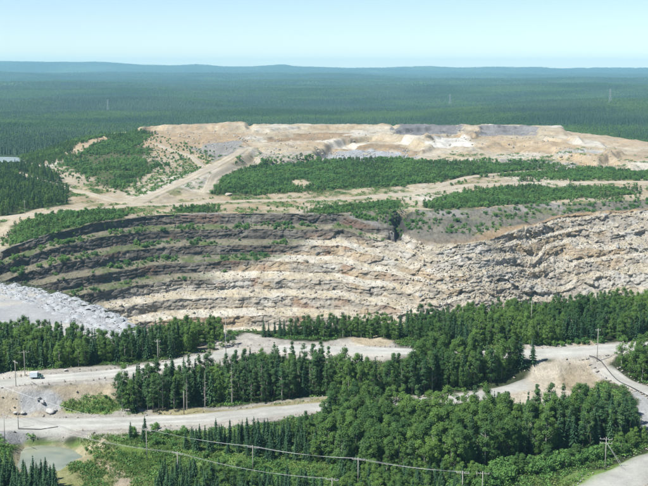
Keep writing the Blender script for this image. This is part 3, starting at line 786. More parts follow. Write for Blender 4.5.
ICO1, ICO2 = ico(1), ico(2)
def boulder_mesh(seed, mat, sub=1):
    rg = np.random.default_rng(seed)
    V, F = (ICO1 if sub == 1 else ICO2)
    V = V.copy()
    for _ in range(9):                               # chop flat facets off a ball
        nrm = rg.normal(size=3); nrm /= np.linalg.norm(nrm); d = rg.uniform(.45, .8)
        e = V @ nrm - d
        V = V - np.where(e > 0, e, 0)[:, None] * nrm
    V = V * rg.uniform(.75, 1.2, 3) * np.array((1, 1, .78))
    V = V + .05 * rg.normal(size=V.shape)
    return new_mesh('boulder', V, F, mat)
B_PALE = [boulder_mesh(300 + i, M_BOULDER) for i in range(5)]
B_GREY = [boulder_mesh(320 + i, M_BOULDER_G) for i in range(5)]
B_DARK = [boulder_mesh(340 + i, M_BOULDER_D) for i in range(3)]
B_WHITE = [boulder_mesh(360 + i, M_BOULDER_W, 1) for i in range(3)]

SRC = bpy.data.collections.new('plant_sources')      # never linked to the scene: only feeds the stuff objects
def scatter(name, pts, scl, rot, meshes, idx, label, cat, tilt=None):
    """one 'stuff' object that repeats small meshes on its points"""
    sub = bpy.data.collections.new(name + '_kinds')
    for i, me in enumerate(meshes):
        o = bpy.data.objects.new('k%02d_%s' % (i, name), me); sub.objects.link(o)
    me = bpy.data.meshes.new(name)
    pts = np.asarray(pts, np.float32)
    me.vertices.add(len(pts)); me.vertices.foreach_set('co', pts.ravel())
    a = me.attributes.new('size', 'FLOAT_VECTOR', 'POINT')
    scl = np.asarray(scl, np.float32)
    if scl.ndim == 1: scl = np.repeat(scl[:, None], 3, 1)
    a.data.foreach_set('vector', scl.ravel())
    a = me.attributes.new('turn', 'FLOAT_VECTOR', 'POINT')
    rv = np.zeros((len(pts), 3), np.float32); rv[:, 2] = rot
    if tilt is not None: rv[:, :2] = tilt
    a.data.foreach_set('vector', rv.ravel())
    a = me.attributes.new('which', 'INT', 'POINT'); a.data.foreach_set('value', np.asarray(idx, np.int32))
    me.update()
    o = link(name, me)
    ng = bpy.data.node_groups.new(name + '_nodes', 'GeometryNodeTree')
    ng.interface.new_socket('Geometry', in_out='INPUT', socket_type='NodeSocketGeometry')
    ng.interface.new_socket('Geometry', in_out='OUTPUT', socket_type='NodeSocketGeometry')
    N, Lk = ng.nodes, ng.links
    gi, go = N.new('NodeGroupInput'), N.new('NodeGroupOutput')
    ci = N.new('GeometryNodeCollectionInfo'); ci.inputs['Collection'].default_value = sub
    ci.inputs['Separate Children'].default_value = True; ci.inputs['Reset Children'].default_value = True
    ip = N.new('GeometryNodeInstanceOnPoints'); ip.inputs['Pick Instance'].default_value = True
    def attr(nm, ty):
        q = N.new('GeometryNodeInputNamedAttribute'); q.data_type = ty; q.inputs['Name'].default_value = nm
        return [x for x in q.outputs if x.enabled and x.name == 'Attribute'][0]
    Lk.new(gi.outputs[0], ip.inputs['Points']); Lk.new(ci.outputs[0], ip.inputs['Instance'])
    Lk.new(attr('size', 'FLOAT_VECTOR'), ip.inputs['Scale']); Lk.new(attr('turn', 'FLOAT_VECTOR'), ip.inputs['Rotation']); Lk.new(attr('which', 'INT'), ip.inputs['Instance Index'])
    Lk.new(ip.outputs[0], go.inputs[0])
    md = o.modifiers.new('repeat', 'NODES'); md.node_group = ng
    return tag(o, label, cat, kind='stuff')

def wall_boulders():
    rg = np.random.default_rng(5)
    nr, ncol = WT.shape
    # where loose blocks come to rest: treads and the slump, in the pale rock
    U = np.broadcast_to(WS, WT.shape)
    w = (WT > 0.02) * WPALE * (0.25 + WTREAD) * np.where(U > 400, 2.2, 0.7) * (U > 60) * (U < 670) * (WT < .85)
    p = (w / w.sum()).ravel()
    n = 290
    pick = rg.choice(len(p), n, replace=False, p=p)
    big = 0.7 + 1.2 * rg.random(n) ** 2.5
    Q = WP.reshape(-1, 3)
    for i, j in enumerate(pick):
        o = link('boulder', (B_PALE if rg.random() < .85 else B_GREY)[rg.integers(5)], wall)
        s = big[i]
        o.location = Q[j] + np.array((0, -.3, .25 * s)); o.scale = (s, s, s); o.rotation_euler = (rg.uniform(-.5, .5), rg.uniform(-.5, .5), rg.uniform(0, 6.28))
    n = 10000
    w2 = (WT > 0.01) * (0.25 + WPALE) * (0.2 + WTREAD) * np.where(U > 400, 2.2, .8)
    pick = rg.choice(w2.size, n, replace=False, p=(w2 / w2.sum()).ravel())
    sc = 0.20 + .70 * rg.random(n) ** 3
    dk = WPALE.ravel()[pick] < .5
    idx = np.where(dk, 10 + rg.integers(0, 3, n), np.where(rg.random(n) < .8, rg.integers(0, 5, n), rg.integers(5, 10, n)))
    scatter('wall_rubble', Q[pick] + np.array((0, -.1, .1)), sc, rg.uniform(0, 6.28, n), B_PALE + B_GREY + B_DARK, idx, 'loose broken rock strewn over the pit wall ledges', 'rubble', rg.uniform(-.6, .6, (n, 2)))
wall_boulders()

# ------------------------------------------------------------------ grey stockpile pad with tipped heaps
def heap_mesh(seed):
    rg = np.random.default_rng(seed); n = 13
    g = np.linspace(-1, 1, n); X, Y = np.meshgrid(g, g)
    r = np.sqrt(X ** 2 + Y ** 2)
    ang = np.arctan2(Y, X)
    Z = np.clip(1 - r * (1 + .15 * np.sin(2 * ang + seed)), -.6, 1)
    Z = np.where(Z > 0, Z ** .8, Z) * .95 + .22 * fbm(X * 2.5 + seed, Y * 2.5, oct=4, seed=seed, gain=.7)
    me = new_mesh('heap', np.stack([X, Y, Z], -1).reshape(-1, 3), grid_faces(n, n), M_GREY, True)
    c = np.array((.39, .41, .415))[None] * (1 + .22 * fbm(X * 4, Y * 4, oct=3, seed=seed + 3).ravel()[:, None])
    set_col(me, 'tint', c)
    return me
def stockpile():
    outline = poly_z([(-90, 270), (0, 283), (30, 287), (80, 300), (120, 319), (146, 337), (128, 342), (98, 339), (70, 338), (40, 340), (0, 342), (-90, 345)], 7.4)
    # pad surface
    xs = np.arange(outline[:, 0].min(), outline[:, 0].max(), 1.3); ys = np.arange(outline[:, 1].min(), outline[:, 1].max(), 1.3)
    X, Y = np.meshgrid(xs, ys)
    s = sdist(X, Y, outline)
    Z = hs(X, Y) * 0 + 7.0 + .5 * sstep(0, 8, s) + .22 * fbm(X / 6, Y / 6, oct=3, seed=400)
    Z = np.where(s < 0, Z + np.clip(s, -8, 0) * 1.0, Z)
    keep = (s > -7)
    idx = -np.ones(X.size, int); kk = np.flatnonzero(keep.ravel()); idx[kk] = np.arange(len(kk))
    F = grid_faces(*X.shape); F = F[(idx[F] >= 0).all(1)]
    V = np.stack([X, Y, Z], -1).reshape(-1, 3)[kk]
    me = new_mesh('stockpile_pad', V, idx[F], M_GREY, True)
    x, y = V[:, 0], V[:, 1]
    st = sstep(.05, .35, fbm(x / 45 + 3, y / 9, oct=3, seed=402))[:, None]
    c = lerp(np.array((.35, .355, .35))[None] * (1 + .12 * fbm(x / 4, y / 4, oct=3, seed=401)[:, None]), np.array((.46, .43, .37))[None], st * .8)
    set_col(me, 'tint', c)
    pad = tag(link('stockpile_pad', me), 'flat pale grey waste rock pad edged with tipped heaps', 'stockpile', kind='structure')
    meshes = [heap_mesh(410 + i) for i in range(6)]
    rg = np.random.default_rng(9)
    e = resample(poly_z([(-80, 271), (-40, 278), (0, 284), (30, 288), (80, 301), (120, 321), (143, 337)], 7.4), 3.4)
    t = np.gradient(e, axis=0); t /= np.hypot(*t.T)[:, None]; nrm = np.stack([t[:, 1], -t[:, 0]], -1)
    n = 0
    for i in range(len(e)):
        f = i / len(e)
        for row in range(6):
            dist = -1.8 + row * 3.2 + rg.uniform(-1.3, 1.3)
            if row > 4 and (f < .3 or f > .8): continue
            if f > .93 and row > 3: continue
            q = e[i] + nrm[i] * dist + t[i] * rg.uniform(-1.9, 1.9)
            o = link('heap', meshes[rg.integers(6)], pad)
            sc = 1.1 + 1.7 * rg.random() ** 1.6
            o.location = (q[0], q[1], 7.3 - (0.45 if row == 0 else 0)); o.scale = (sc, sc * rg.uniform(.85, 1.15), sc * rg.uniform(.32, .58)); o.rotation_euler = (0, 0, rg.uniform(0, 6.28))
            n += 1
    print('heaps', n)
    NS = 1500; j = rg.integers(0, len(e), NS)
    q = e[j] + nrm[j] * rg.uniform(-3, 17, NS)[:, None] + rg.normal(size=(NS, 2)) * 1.5
    scatter('stockpile_rubble', np.c_[q, np.full(NS, 7.55) + rg.uniform(0, .75, NS)], .08 + .34 * rg.random(NS) ** 3, rg.uniform(0, 6.28, NS), B_GREY, rg.integers(0, 5, NS), 'loose grey stones strewn over the tipped heaps', 'rubble', rg.uniform(-.6, .6, (NS, 2)))
    # slope of the pad down into the pit
stockpile()

# ------------------------------------------------------------------ plants
def leaf_quads(C, size, rg, flat=0.0, out=None, keep=.75):
    """leaf quads at centres C, facing roughly along the directions in out"""
    n = len(C)
    w = rg.normal(size=(n, 3)); w /= np.linalg.norm(w, axis=1)[:, None]
    if out is not None:
        w = w * (1 - keep) * 1.6 + out * keep + np.array((0, 0, .25)); w /= np.linalg.norm(w, axis=1)[:, None]
    a = rg.normal(size=(n, 3)); a -= (a * w).sum(1)[:, None] * w; a /= np.linalg.norm(a, axis=1)[:, None]
    b = np.cross(w, a)
    s = (size * rg.uniform(.6, 1.25, n))[:, None]
    V = np.stack([C - a * s, C - b * s * .6, C + a * s, C + b * s * .6], 1).reshape(-1, 3)
    return V, np.arange(4 * n).reshape(n, 4)
def trunk_mb(h, r, rg, limbs, lo, hi, spread, lean=.03):
    mb = MB()
    pts = []; x = y = 0
    for i in range(6):
        t = i / 5
        pts.append((x, y, h * t)); x += rg.normal() * lean * h * .2; y += rg.normal() * lean * h * .2
    mb.tube(pts, [r * (1 - .86 * i / 5) for i in range(6)], 6)
    for i in range(limbs):
        t = rg.uniform(lo, hi); a = rg.uniform(0, 6.28); L = spread * (1.15 - t) * rg.uniform(.8, 1.3)
        k = t * 5; j = int(k); f = k - j
        p = [lerp(pts[j][m], pts[min(j + 1, 5)][m], f) for m in range(3)]
        e = (p[0] + math.cos(a) * L, p[1] + math.sin(a) * L, p[2] + L * .75)
        m = (p[0] + math.cos(a) * L * .55, p[1] + math.sin(a) * L * .55, p[2] + L * .3)
        mb.tube([p, m, e], [r * .42 * (1 - t * .6), r * .25, r * .08], 4)
    return mb
def mk_birch(seed, nleaf=4000, h=1.0):
    """unit-height leafy tree: returns trunk mesh and crown mesh"""
    rg = np.random.default_rng(seed); H = 10.0
    wdt = rg.uniform(1.5, 2.15); lo = rg.uniform(.06, .18)
    tm = trunk_mb(H * .93, .15, rg, 9, .25, .85, 2.2)
    ncl = rg.integers(40, 54)
    zc = rg.uniform(lo, .97, ncl); 
    prof = np.sin(np.pi * np.clip((zc - lo + .22) / (1.24 - lo), 0, 1)) ** .8
    a = rg.uniform(0, 6.28, ncl); rr = wdt * prof * np.sqrt(rg.uniform(.15, 1.1, ncl))
    skew = 1 + .35 * np.sin(a + rg.uniform(0, 6.28))
    C = np.stack([rr * skew * np.cos(a), rr * skew * np.sin(a), zc * H], -1)
    C = np.concatenate([C, [[rg.normal() * .2, rg.normal() * .2, H * .97], [0, 0, H * .9]]])
    cr = rg.uniform(.45, .95, len(C))
    k = rg.integers(0, len(C), nleaf)
    d = rg.normal(size=(nleaf, 3)); d /= np.linalg.norm(d, axis=1)[:, None]
    Pp = C[k] + d * (cr[k] * rg.uniform(.35, 1.05, nleaf) ** .6)[:, None] * np.array((1, 1, .8))
    ax = Pp - np.array((0, 0, H * .5)); ax /= np.linalg.norm(ax * np.array((1, 1, .5)), axis=1)[:, None] + .3
    ot = d * .75 + ax * .6; ot /= np.linalg.norm(ot, axis=1)[:, None]
    V, F = leaf_quads(Pp, .152, rg, out=ot)
    return tm, V, F
def mk_spruce(seed, layers=24, thin=1.0):
    rg = np.random.default_rng(seed); H = 10.0
    rb = rg.uniform(1.5, 2.1) * thin
    tm = trunk_mb(H * .98, .13, rg, 0, 0, 0, 0, lean=.006)
    V = []; F = []
    for li in range(layers):
        t = (li + rg.uniform(-.3, .3)) / layers
        z = H * (.05 + .93 * t)
        rad = rb * (1 - t) ** .82 * rg.uniform(.75, 1.15) + .06
        nb = int(6 + 5 * (1 - t))
        a0 = rg.uniform(0, 6.28)
        for b in range(nb):
            a = a0 + 6.283 * b / nb + rg.uniform(-.25, .25); rl = rad * rg.uniform(.7, 1.15)
            ox, oy = math.cos(a), math.sin(a)
            ns = max(2, int(rl / .28))
            for j in range(ns):
                f = (j + .5) / ns
                cx = np.array((ox * rl * f, oy * rl * f, z - rl * .42 * f ** 1.3 + (.18 * rl * f ** 3)))
                w = .26 * (1.15 - .6 * f) * rg.uniform(.8, 1.3)
                ll = rl / ns * 1.5
                tx = np.array((-oy, ox, rg.uniform(-.5, .5))) * w; o = np.array((ox, oy, -.35 + rg.uniform(-.3, .3))) * ll
                n = len(V)
                V += [cx - tx - o * .2 - np.array((0, 0, .12)), cx + o, cx + tx - o * .2 - np.array((0, 0, .12)), cx - o * .5 + np.array((0, 0, .08))]
                F.append([n, n + 1, n + 2, n + 3])
    n = len(V)                                       # leader
    V += [np.array((-.05, 0, H * .94)), np.array((.05, .03, H * .94)), np.array((0, 0, H * 1.02)), np.array((0, -.05, H * .96))]
    F.append([n, n + 1, n + 2, n + 3])
    return tm, np.array(V), np.array(F)
def mk_pine(seed, nleaf=2600):
    rg = np.random.default_rng(seed); H = 10.0
    lo = rg.uniform(.08, .30)
    tm = trunk_mb(H * .97, .13, rg, 11, .3, .92, 1.5, lean=.012)
    ncl = rg.integers(26, 36)
    zc = rg.uniform(lo, .96, ncl); wd = rg.uniform(.95, 1.3) * (1.02 - ((zc - lo) / (1 - lo)) ** 1.6) + .12
    a = rg.uniform(0, 6.28, ncl); rr = wd * np.sqrt(rg.uniform(.1, 1.1, ncl))
    C = np.stack([rr * np.cos(a), rr * np.sin(a), zc * H], -1); C = np.concatenate([C, [[0, 0, H * .97], [0, 0, H * .9], [0, 0, H * .84]]])
    cr = rg.uniform(.36, .72, len(C)); cr[-3:] = (.22, .32, .4)
    k = rg.integers(0, len(C), nleaf)
    d = rg.normal(size=(nleaf, 3)); d /= np.linalg.norm(d, axis=1)[:, None]
    Pp = C[k] + d * (cr[k] * rg.uniform(.3, 1.05, nleaf) ** .6)[:, None] * np.array((1, 1, .75))
    ax = Pp - np.array((0, 0, H * .55)); ax /= np.linalg.norm(ax * np.array((1, 1, .4)), axis=1)[:, None] + .3
    ot = d * .75 + ax * .5; ot /= np.linalg.norm(ot, axis=1)[:, None]
    V, F = leaf_quads(Pp, .14, rg, out=ot)
    return tm, V, F
def mk_shrub(seed, nleaf=700):
    rg = np.random.default_rng(seed)
    mb = MB()
    C = []
    for i in range(7):
        a = rg.uniform(0, 6.28); L = rg.uniform(.5, 1.1)
        e = (math.cos(a) * L * .75, math.sin(a) * L * .75, rg.uniform(.9, 1.7))
        mb.tube([(0, 0, 0), (e[0] * .4, e[1] * .4, e[2] * .5), e], [.05, .04, .015], 4)
        C += [e, (e[0] * .7 + rg.normal() * .2, e[1] * .7 + rg.normal() * .2, e[2] * rg.uniform(.35, .8))]
    C = np.array(C); cr = rg.uniform(.28, .55, len(C))
    k = rg.integers(0, len(C), nleaf)
    d = rg.normal(size=(nleaf, 3)); d /= np.linalg.norm(d, axis=1)[:, None]
    Pp = C[k] + d * (cr[k] * rg.uniform(.3, 1.05, nleaf) ** .6)[:, None]
    Pp[:, 2] = np.maximum(Pp[:, 2], .05)
    V, F = leaf_quads(Pp, .125, rg, out=d)
    return mb, V, F
def mk_dead(seed):
    rg = np.random.default_rng(seed); H = 10.0
    tm = trunk_mb(H, .13, rg, 0, 0, 0, 0, lean=.01)
    tw = MB()
    for i in range(46):
        t = rg.uniform(.2, .95); a = rg.uniform(0, 6.28); L = (1.25 - t) * rg.uniform(.5, 1.3)
        p = (0, 0, H * t); e = (math.cos(a) * L, math.sin(a) * L, H * t + L * rg.uniform(-.2, .4))
        tw.tube([p, e], [.035, .012], 3, False)
    return tm, tw
def two(mb_, V, F, bark, leaf, name):
    tme = mb_.mesh('trunk', bark, True)
    cme = new_mesh('crown', V, F, leaf)
    # joined version for the stuff objects
    vs = np.array(mb_.v); n = len(vs)
    me = bpy.data.meshes.new(name)
    me.from_pydata([tuple(p) for p in vs] + [tuple(p) for p in V], [], mb_.f + (F + n).tolist())
    me.materials.append(bark); me.materials.append(leaf)
    mi = np.zeros(len(me.polygons), np.int32); mi[len(mb_.f):] = 1
    me.polygons.foreach_set('material_index', mi); me.update()
    return tme, cme, me
KINDS = {}
def reg(kind, builder, n, bark, leaf, seed0):
    KINDS[kind] = [two(*builder(seed0 + i), bark[i % len(bark)], leaf, kind) for i in range(n)]
reg('birch_tree', mk_birch, 11, [M_BARK_L, M_BARK_D], M_BIRCH, 500)
reg('spruce_tree', mk_spruce, 9, [M_BARK_D], M_SPRUCE, 520)
reg('pine_tree', mk_pine, 9, [M_BARK_D, M_BARK_L], M_PINE, 540)
reg('shrub', mk_shrub, 6, [M_BARK_D], M_SHRUB, 560)
print('plant kinds ready')

def fill(poly, spacing, jitter=.45, seed=0, holes=(), ragged=None):
    rg = np.random.default_rng(seed)
    poly = np.asarray(poly)
    xs = np.arange(poly[:, 0].min(), poly[:, 0].max() + spacing, spacing); ys = np.arange(poly[:, 1].min(), poly[:, 1].max() + spacing, spacing * .9)
    X, Y = np.meshgrid(xs, ys); X[::2] += spacing / 2
    X = (X + rg.uniform(-jitter, jitter, X.shape) * spacing).ravel(); Y = (Y + rg.uniform(-jitter, jitter, Y.shape) * spacing).ravel()
    wob = (spacing * .8 if ragged is None else ragged) * (fbm(X / (spacing * 5), Y / (spacing * 5), oct=3, seed=seed) + (0 if ragged is None else .35 * rg.normal(size=X.shape)))
    m = sdist(X, Y, poly) + wob > 0
    for h in holes: m &= sdist(X, Y, h) < 0
    for pl, w in ROADS:
        d = seg_dist(X[m], Y[m], pl[::2])
        idx = np.flatnonzero(m); m[idx[d < w * .5 + 1.0]] = False
    return X[m], Y[m], rg
PL = {k: [] for k in KINDS}
def stand(name, uv, spacing, mix, hr, seed, z=None, holes=(), size_noise=.25, clear=0.0, ragged=None, plan=False):
    """mix: {kind: share}; hr: {kind: (lo, hi)} heights in metres"""
    poly = np.array(uv, float) if plan else (poly_z(uv, z) if z is not None else G(uv))
    x, y, rg = fill(poly, spacing, seed=seed, holes=holes, ragged=ragged)
    if clear:
        m = fbm(x / 30, y / 40, oct=3, seed=seed + 1) > clear
        x, y = x[m], y[m]
    zz = hs(x, y)
    ok = zz > -12
    x, y, zz = x[ok], y[ok], zz[ok]
    ks = list(mix); pr = np.array([mix[k] for k in ks], float); pr /= pr.sum()
    cl = .5 + .5 * fbm(x / 14, y / 14, oct=2, seed=seed + 2) * 1.6 + rg.uniform(-.35, .35, len(x))   # kinds keep together in drifts
    cut = np.cumsum(pr)
    rank = np.argsort(np.argsort(cl)) / max(len(cl), 1)
    ki = np.searchsorted(cut, rank, side='right').clip(0, len(ks) - 1)
    for j, k in enumerate(ks):
        m = ki == j
        lo, hi = hr[k]
        n = int(m.sum())
        h = lo + (hi - lo) * np.clip(rg.random(n) * .75 + .25 * (.5 + size_noise * 2 * fbm(x[m] / 25, y[m] / 25, seed=seed + 3)), 0, 1.1)
        PL[k].append((np.stack([x[m], y[m], zz[m]], -1), h, np.full(n, 0), name))
    return
BI, SP, PI_, SH = 'birch_tree', 'spruce_tree', 'pine_tree', 'shrub'
def S(name, uv, sp, mix, hr, seed, **kw): stand(name, uv, sp, mix, hr, seed, **kw)

# foreground stands
S('pond_spruces', [(-50, 470), (0, 474), (20, 480), (44, 482), (62, 494), (60, 530), (-50, 530)], 2.3, {SP: 1}, {SP: (4.5, 7.5)}, 600)
S('line_spruces', [(160, 474), (178, 472), (210, 478), (250, 484), (300, 488), (340, 496), (340, 530), (150, 530)], 2.3, {SP: .85, BI: .15}, {SP: (4, 7), BI: (4, 6)}, 601)
S('road_spruces', [(184, 444), (215, 438), (250, 437), (300, 434), (335, 428), (342, 440), (330, 464), (270, 460), (215, 454), (184, 450)], 2.4, {SP: .8, BI: .2}, {SP: (4, 7.5), BI: (4.5, 7)}, 602)
S('big_leafy', [(326, 430), (345, 420), (400, 421), (440, 424), (460, 428), (506, 421), (560, 419), (600, 413), (622, 414), (634, 426), (640, 438), (600, 449), (560, 453), (500, 463), (460, 471), (430, 482), (350, 480), (322, 462)], 2.6, {BI: .72, PI_: .14, SP: .14}, {BI: (6.5, 12.5), SP: (6, 11.5), PI_: (7.5, 12)}, 603)
S('hedge', [(455, 487), (480, 474), (520, 468), (560, 461), (600, 454), (640, 441), (648, 443), (612, 460), (575, 468), (520, 478), (480, 492)], 1.7, {SH: .7, BI: .3}, {SH: (2.0, 3.6), BI: (3.5, 5.5)}, 604)
S('low_leafy', [(330, 472), (420, 484), (470, 482), (470, 520), (330, 520)], 2.2, {BI: .5, SP: .4, SH: .1}, {BI: (4, 7), SP: (4, 7.5), SH: (2, 3)}, 605)
S('tall_pines', [(116, 411), (150, 412), (190, 412.5), (198, 404), (232, 406), (300, 400), (334, 397), (334, 372), (300, 373), (262, 375), (222, 381), (168, 387), (122, 393)], 2.6, {PI_: .60, SP: .24, BI: .16}, {PI_: (8, 11.5), SP: (7.5, 11), BI: (7, 10)}, 606)
S('mid_leafy', [(334, 397), (334, 376), (360, 384), (396, 384), (410, 374), (436, 364), (526, 361), (538, 367), (530, 377), (506, 387), (455, 394), (400, 398)], 2.6, {BI: .66, PI_: .18, SP: .16}, {BI: (7, 12), PI_: (8.5, 12), SP: (7, 11)}, 607)
S('left_stand', [(-60, 343), (30, 341), (66, 345), (90, 353), (112, 354), (150, 351), (186, 347), (206, 350), (176, 357), (120, 364), (60, 368), (0, 373), (-60, 378)], 2.6, {BI: .44, SP: .36, PI_: .20}, {BI: (6, 9.5), SP: (6.5, 10.5), PI_: (6.5, 9.5)}, 608)
S('pit_gap', [(128, 346), (150, 341), (170, 338), (200, 337), (224, 335), (220, 341), (200, 345), (160, 350), (130, 351)], 2.6, {BI: .75, SP: .25}, {BI: (5, 8.5), SP: (5, 9)}, 609)
S('pit_edge', [(400, 331), (460, 324), (530, 318), (600, 312), (648, 306), (720, 300), (720, 334), (640, 341), (576, 343), (530, 346), (470, 348), (420, 346), (395, 340)], 2.9, {BI: .66, PI_: .18, SP: .16}, {BI: (5.5, 9.5), PI_: (7, 9.5), SP: (6, 9)}, 610)
S('pit_edge_low', [(236, 337), (300, 333), (360, 331), (400, 331), (396, 341), (360, 338.5), (330, 338), (270, 338)], 2.6, {BI: .8, SP: .2}, {BI: (4.5, 7.5), SP: (4, 7)}, 630)
S('yard_back', [(404, 358), (440, 354), (500, 351), (526, 351), (526, 364), (460, 368), (410, 370)], 2.8, {BI: 1}, {BI: (6, 9.5)}, 611)
S('corner_right', [(613, 371), (636, 364), (720, 360), (720, 408), (660, 388), (634, 379)], 2.8, {BI: .75, PI_: .25}, {BI: (8, 11), PI_: (8, 11)}, 612)
S('pond_brush', [(70, 434), (120, 430), (188, 430), (188, 442), (150, 452), (120, 446), (90, 441)], 3.2, {SH: .8, SP: .2}, {SH: (1.0, 2.2), SP: (3, 5.5)}, 613, clear=-.05)
S('meadow_brush', [(84, 450), (120, 452), (160, 460), (200, 470), (160, 478), (150, 500), (70, 500), (90, 470)], 3.4, {SH: 1}, {SH: (.7, 1.6)}, 614, clear=.05)
S('verge_brush', [(200, 455), (330, 470), (420, 486), (330, 484), (240, 476)], 3.0, {SH: 1}, {SH: (.8, 1.7)}, 615, clear=.0)
S('bank_brush', [(64, 404), (112, 400), (118, 410), (70, 413)], 3.0, {SH: 1}, {SH: (.6, 1.3)}, 616, clear=-.1)
S('yard_brush', [(200, 348), (230, 344), (255, 350), (240, 356), (205, 356)], 3.0, {BI: .6, SH: .4}, {BI: (4, 7), SH: (1.5, 3)}, 617)
S('road_right_brush', [(540, 344), (640, 341), (640, 345), (540, 349)], 2.2, {SH: 1}, {SH: (1.2, 2.4)}, 618)
S('corner_verge', [(560, 484), (604, 470), (640, 454), (646, 450), (640, 458), (604, 476), (575, 490)], 2.2, {SH: 1}, {SH: (.7, 1.6)}, 619, clear=-.15)
# plateau plantations
for i, (nm, uv, sp, cl, hh) in enumerate([
    ('plantation', [(208, 194), (220, 179), (245, 166), (330, 161), (400, 159), (430, 162), (470, 161), (520, 164), (600, 169), (632, 171), (642, 177), (600, 180), (530, 177), (470, 177), (430, 183), (400, 186), (330, 190), (260, 196)], 3.2, -9, (2.5, 5)),
    ('rim_plantation', [(420, 209), (450, 197), (480, 189), (540, 187), (600, 188), (640, 190), (625, 199), (560, 200), (520, 207), (470, 213), (430, 216)], 3.1, -.45, (2.5, 5)),
    ('rim_strip', [(300, 214), (330, 207), (400, 201), (402, 208), (330, 215)], 3.0, -.2, (2, 4)),
    ('far_right_strip', [(520, 181), (560, 176), (648, 173), (700, 173), (700, 181), (600, 182)], 3.4, -.4, (2.5, 5)),
    ('small_clump', [(432, 184), (450, 181), (466, 182), (462, 186), (440, 187)], 3.2, None, (2.5, 4)),
    ('rim_left', [(5, 239), (10, 227), (60, 214), (110, 210), (128, 214), (125, 222), (90, 226), (60, 236), (20, 245)], 2.7, -.5, (2, 4.5)),
    ('rim_mid', [(165, 214), (180, 207), (216, 206), (216, 213)], 3.0, -.15, (2, 4)),
    ('hill_brush', [(82, 152), (108, 139), (140, 133), (144, 146), (152, 158), (166, 165), (152, 173), (132, 182), (124, 191), (104, 189), (80, 172), (56, 166)], 3.7, -.12, (2.5, 5.5)),
    ('hill_ridge', [(60, 158), (78, 152), (96, 147), (112, 143), (132, 139), (146, 138), (134, 146), (104, 156), (80, 166), (62, 164)], 3.8, -.2, (2.5, 5)),
    ('hill_sparse', [(60, 160), (140, 133), (215, 150), (200, 175), (150, 197), (90, 192), (50, 175)], 8, .0, (1.5, 3.5)),
    ('ramp_brush', [(176, 160), (186, 150), (232, 148), (215, 160), (200, 170)], 7, -.2, (1.5, 3.5)),
    ('rim_sparse', [(60, 240), (120, 214), (300, 205), (420, 196), (640, 184), (640, 203), (430, 214), (300, 214), (150, 216), (80, 228)], 9, .0, (1.2, 3)),
    ]):
    S(nm, uv, sp, {SH: .62, BI: .38} if 'sparse' not in nm else {SH: 1}, {SH: (hh[0] * .45, hh[1] * .75), BI: (hh[0] * .6, hh[1])}, 640 + i, clear=cl if cl is not None else -.42, holes=VEG_HOLES, ragged=9)
S('hill_ridge', [(-285, 1080), (-312, 1150), (-292, 1215), (-255, 1260), (-212, 1310), (-196, 1250), (-208, 1180), (-240, 1110)], 4.0, {SH: .5, BI: .5}, {SH: (1.5, 4), BI: (3, 6)}, 659, plan=True, ragged=16, clear=-.25)
S('far_left_wood', [(-90, 172), (28, 165), (50, 172), (68, 190), (66, 204), (0, 217), (-90, 222)], 4.2, {BI: .5, SP: .35, PI_: .15}, {BI: (5, 8), SP: (5, 9), PI_: (6, 9)}, 660)
S('far_left_fringe', [(10, 160), (40, 157), (75, 156), (50, 166), (28, 164)], 4.5, {BI: 1}, {BI: (4, 6)}, 661)

# bench shrubs on the dark ledges
def bench_plants():
    rg = np.random.default_rng(70)
    U = np.broadcast_to(WS, WT.shape)
    drift = sstep(-.1, .4, fbm(WP[..., 0] / 14, WP[..., 1] / 9, WP[..., 2] / 7, oct=2, seed=77))
    w = (1 - WPALE) * WTREAD * (WT > .01) * drift + 1.0 * (.15 + drift) * (WT < -.03) * (WT > -.95) * (U > 350) * sstep(-.1, -.3, WT)
    n = 2600
    pick = rg.choice(w.size, n, replace=False, p=(w / w.sum()).ravel())
    p = WP.reshape(-1, 3)[pick] - np.array((0, 0, .15))
    PL[SH].append((p, .6 + 2.2 * rg.random(n) ** 2.5, np.zeros(n), 'bench_shrubs'))
bench_plants()

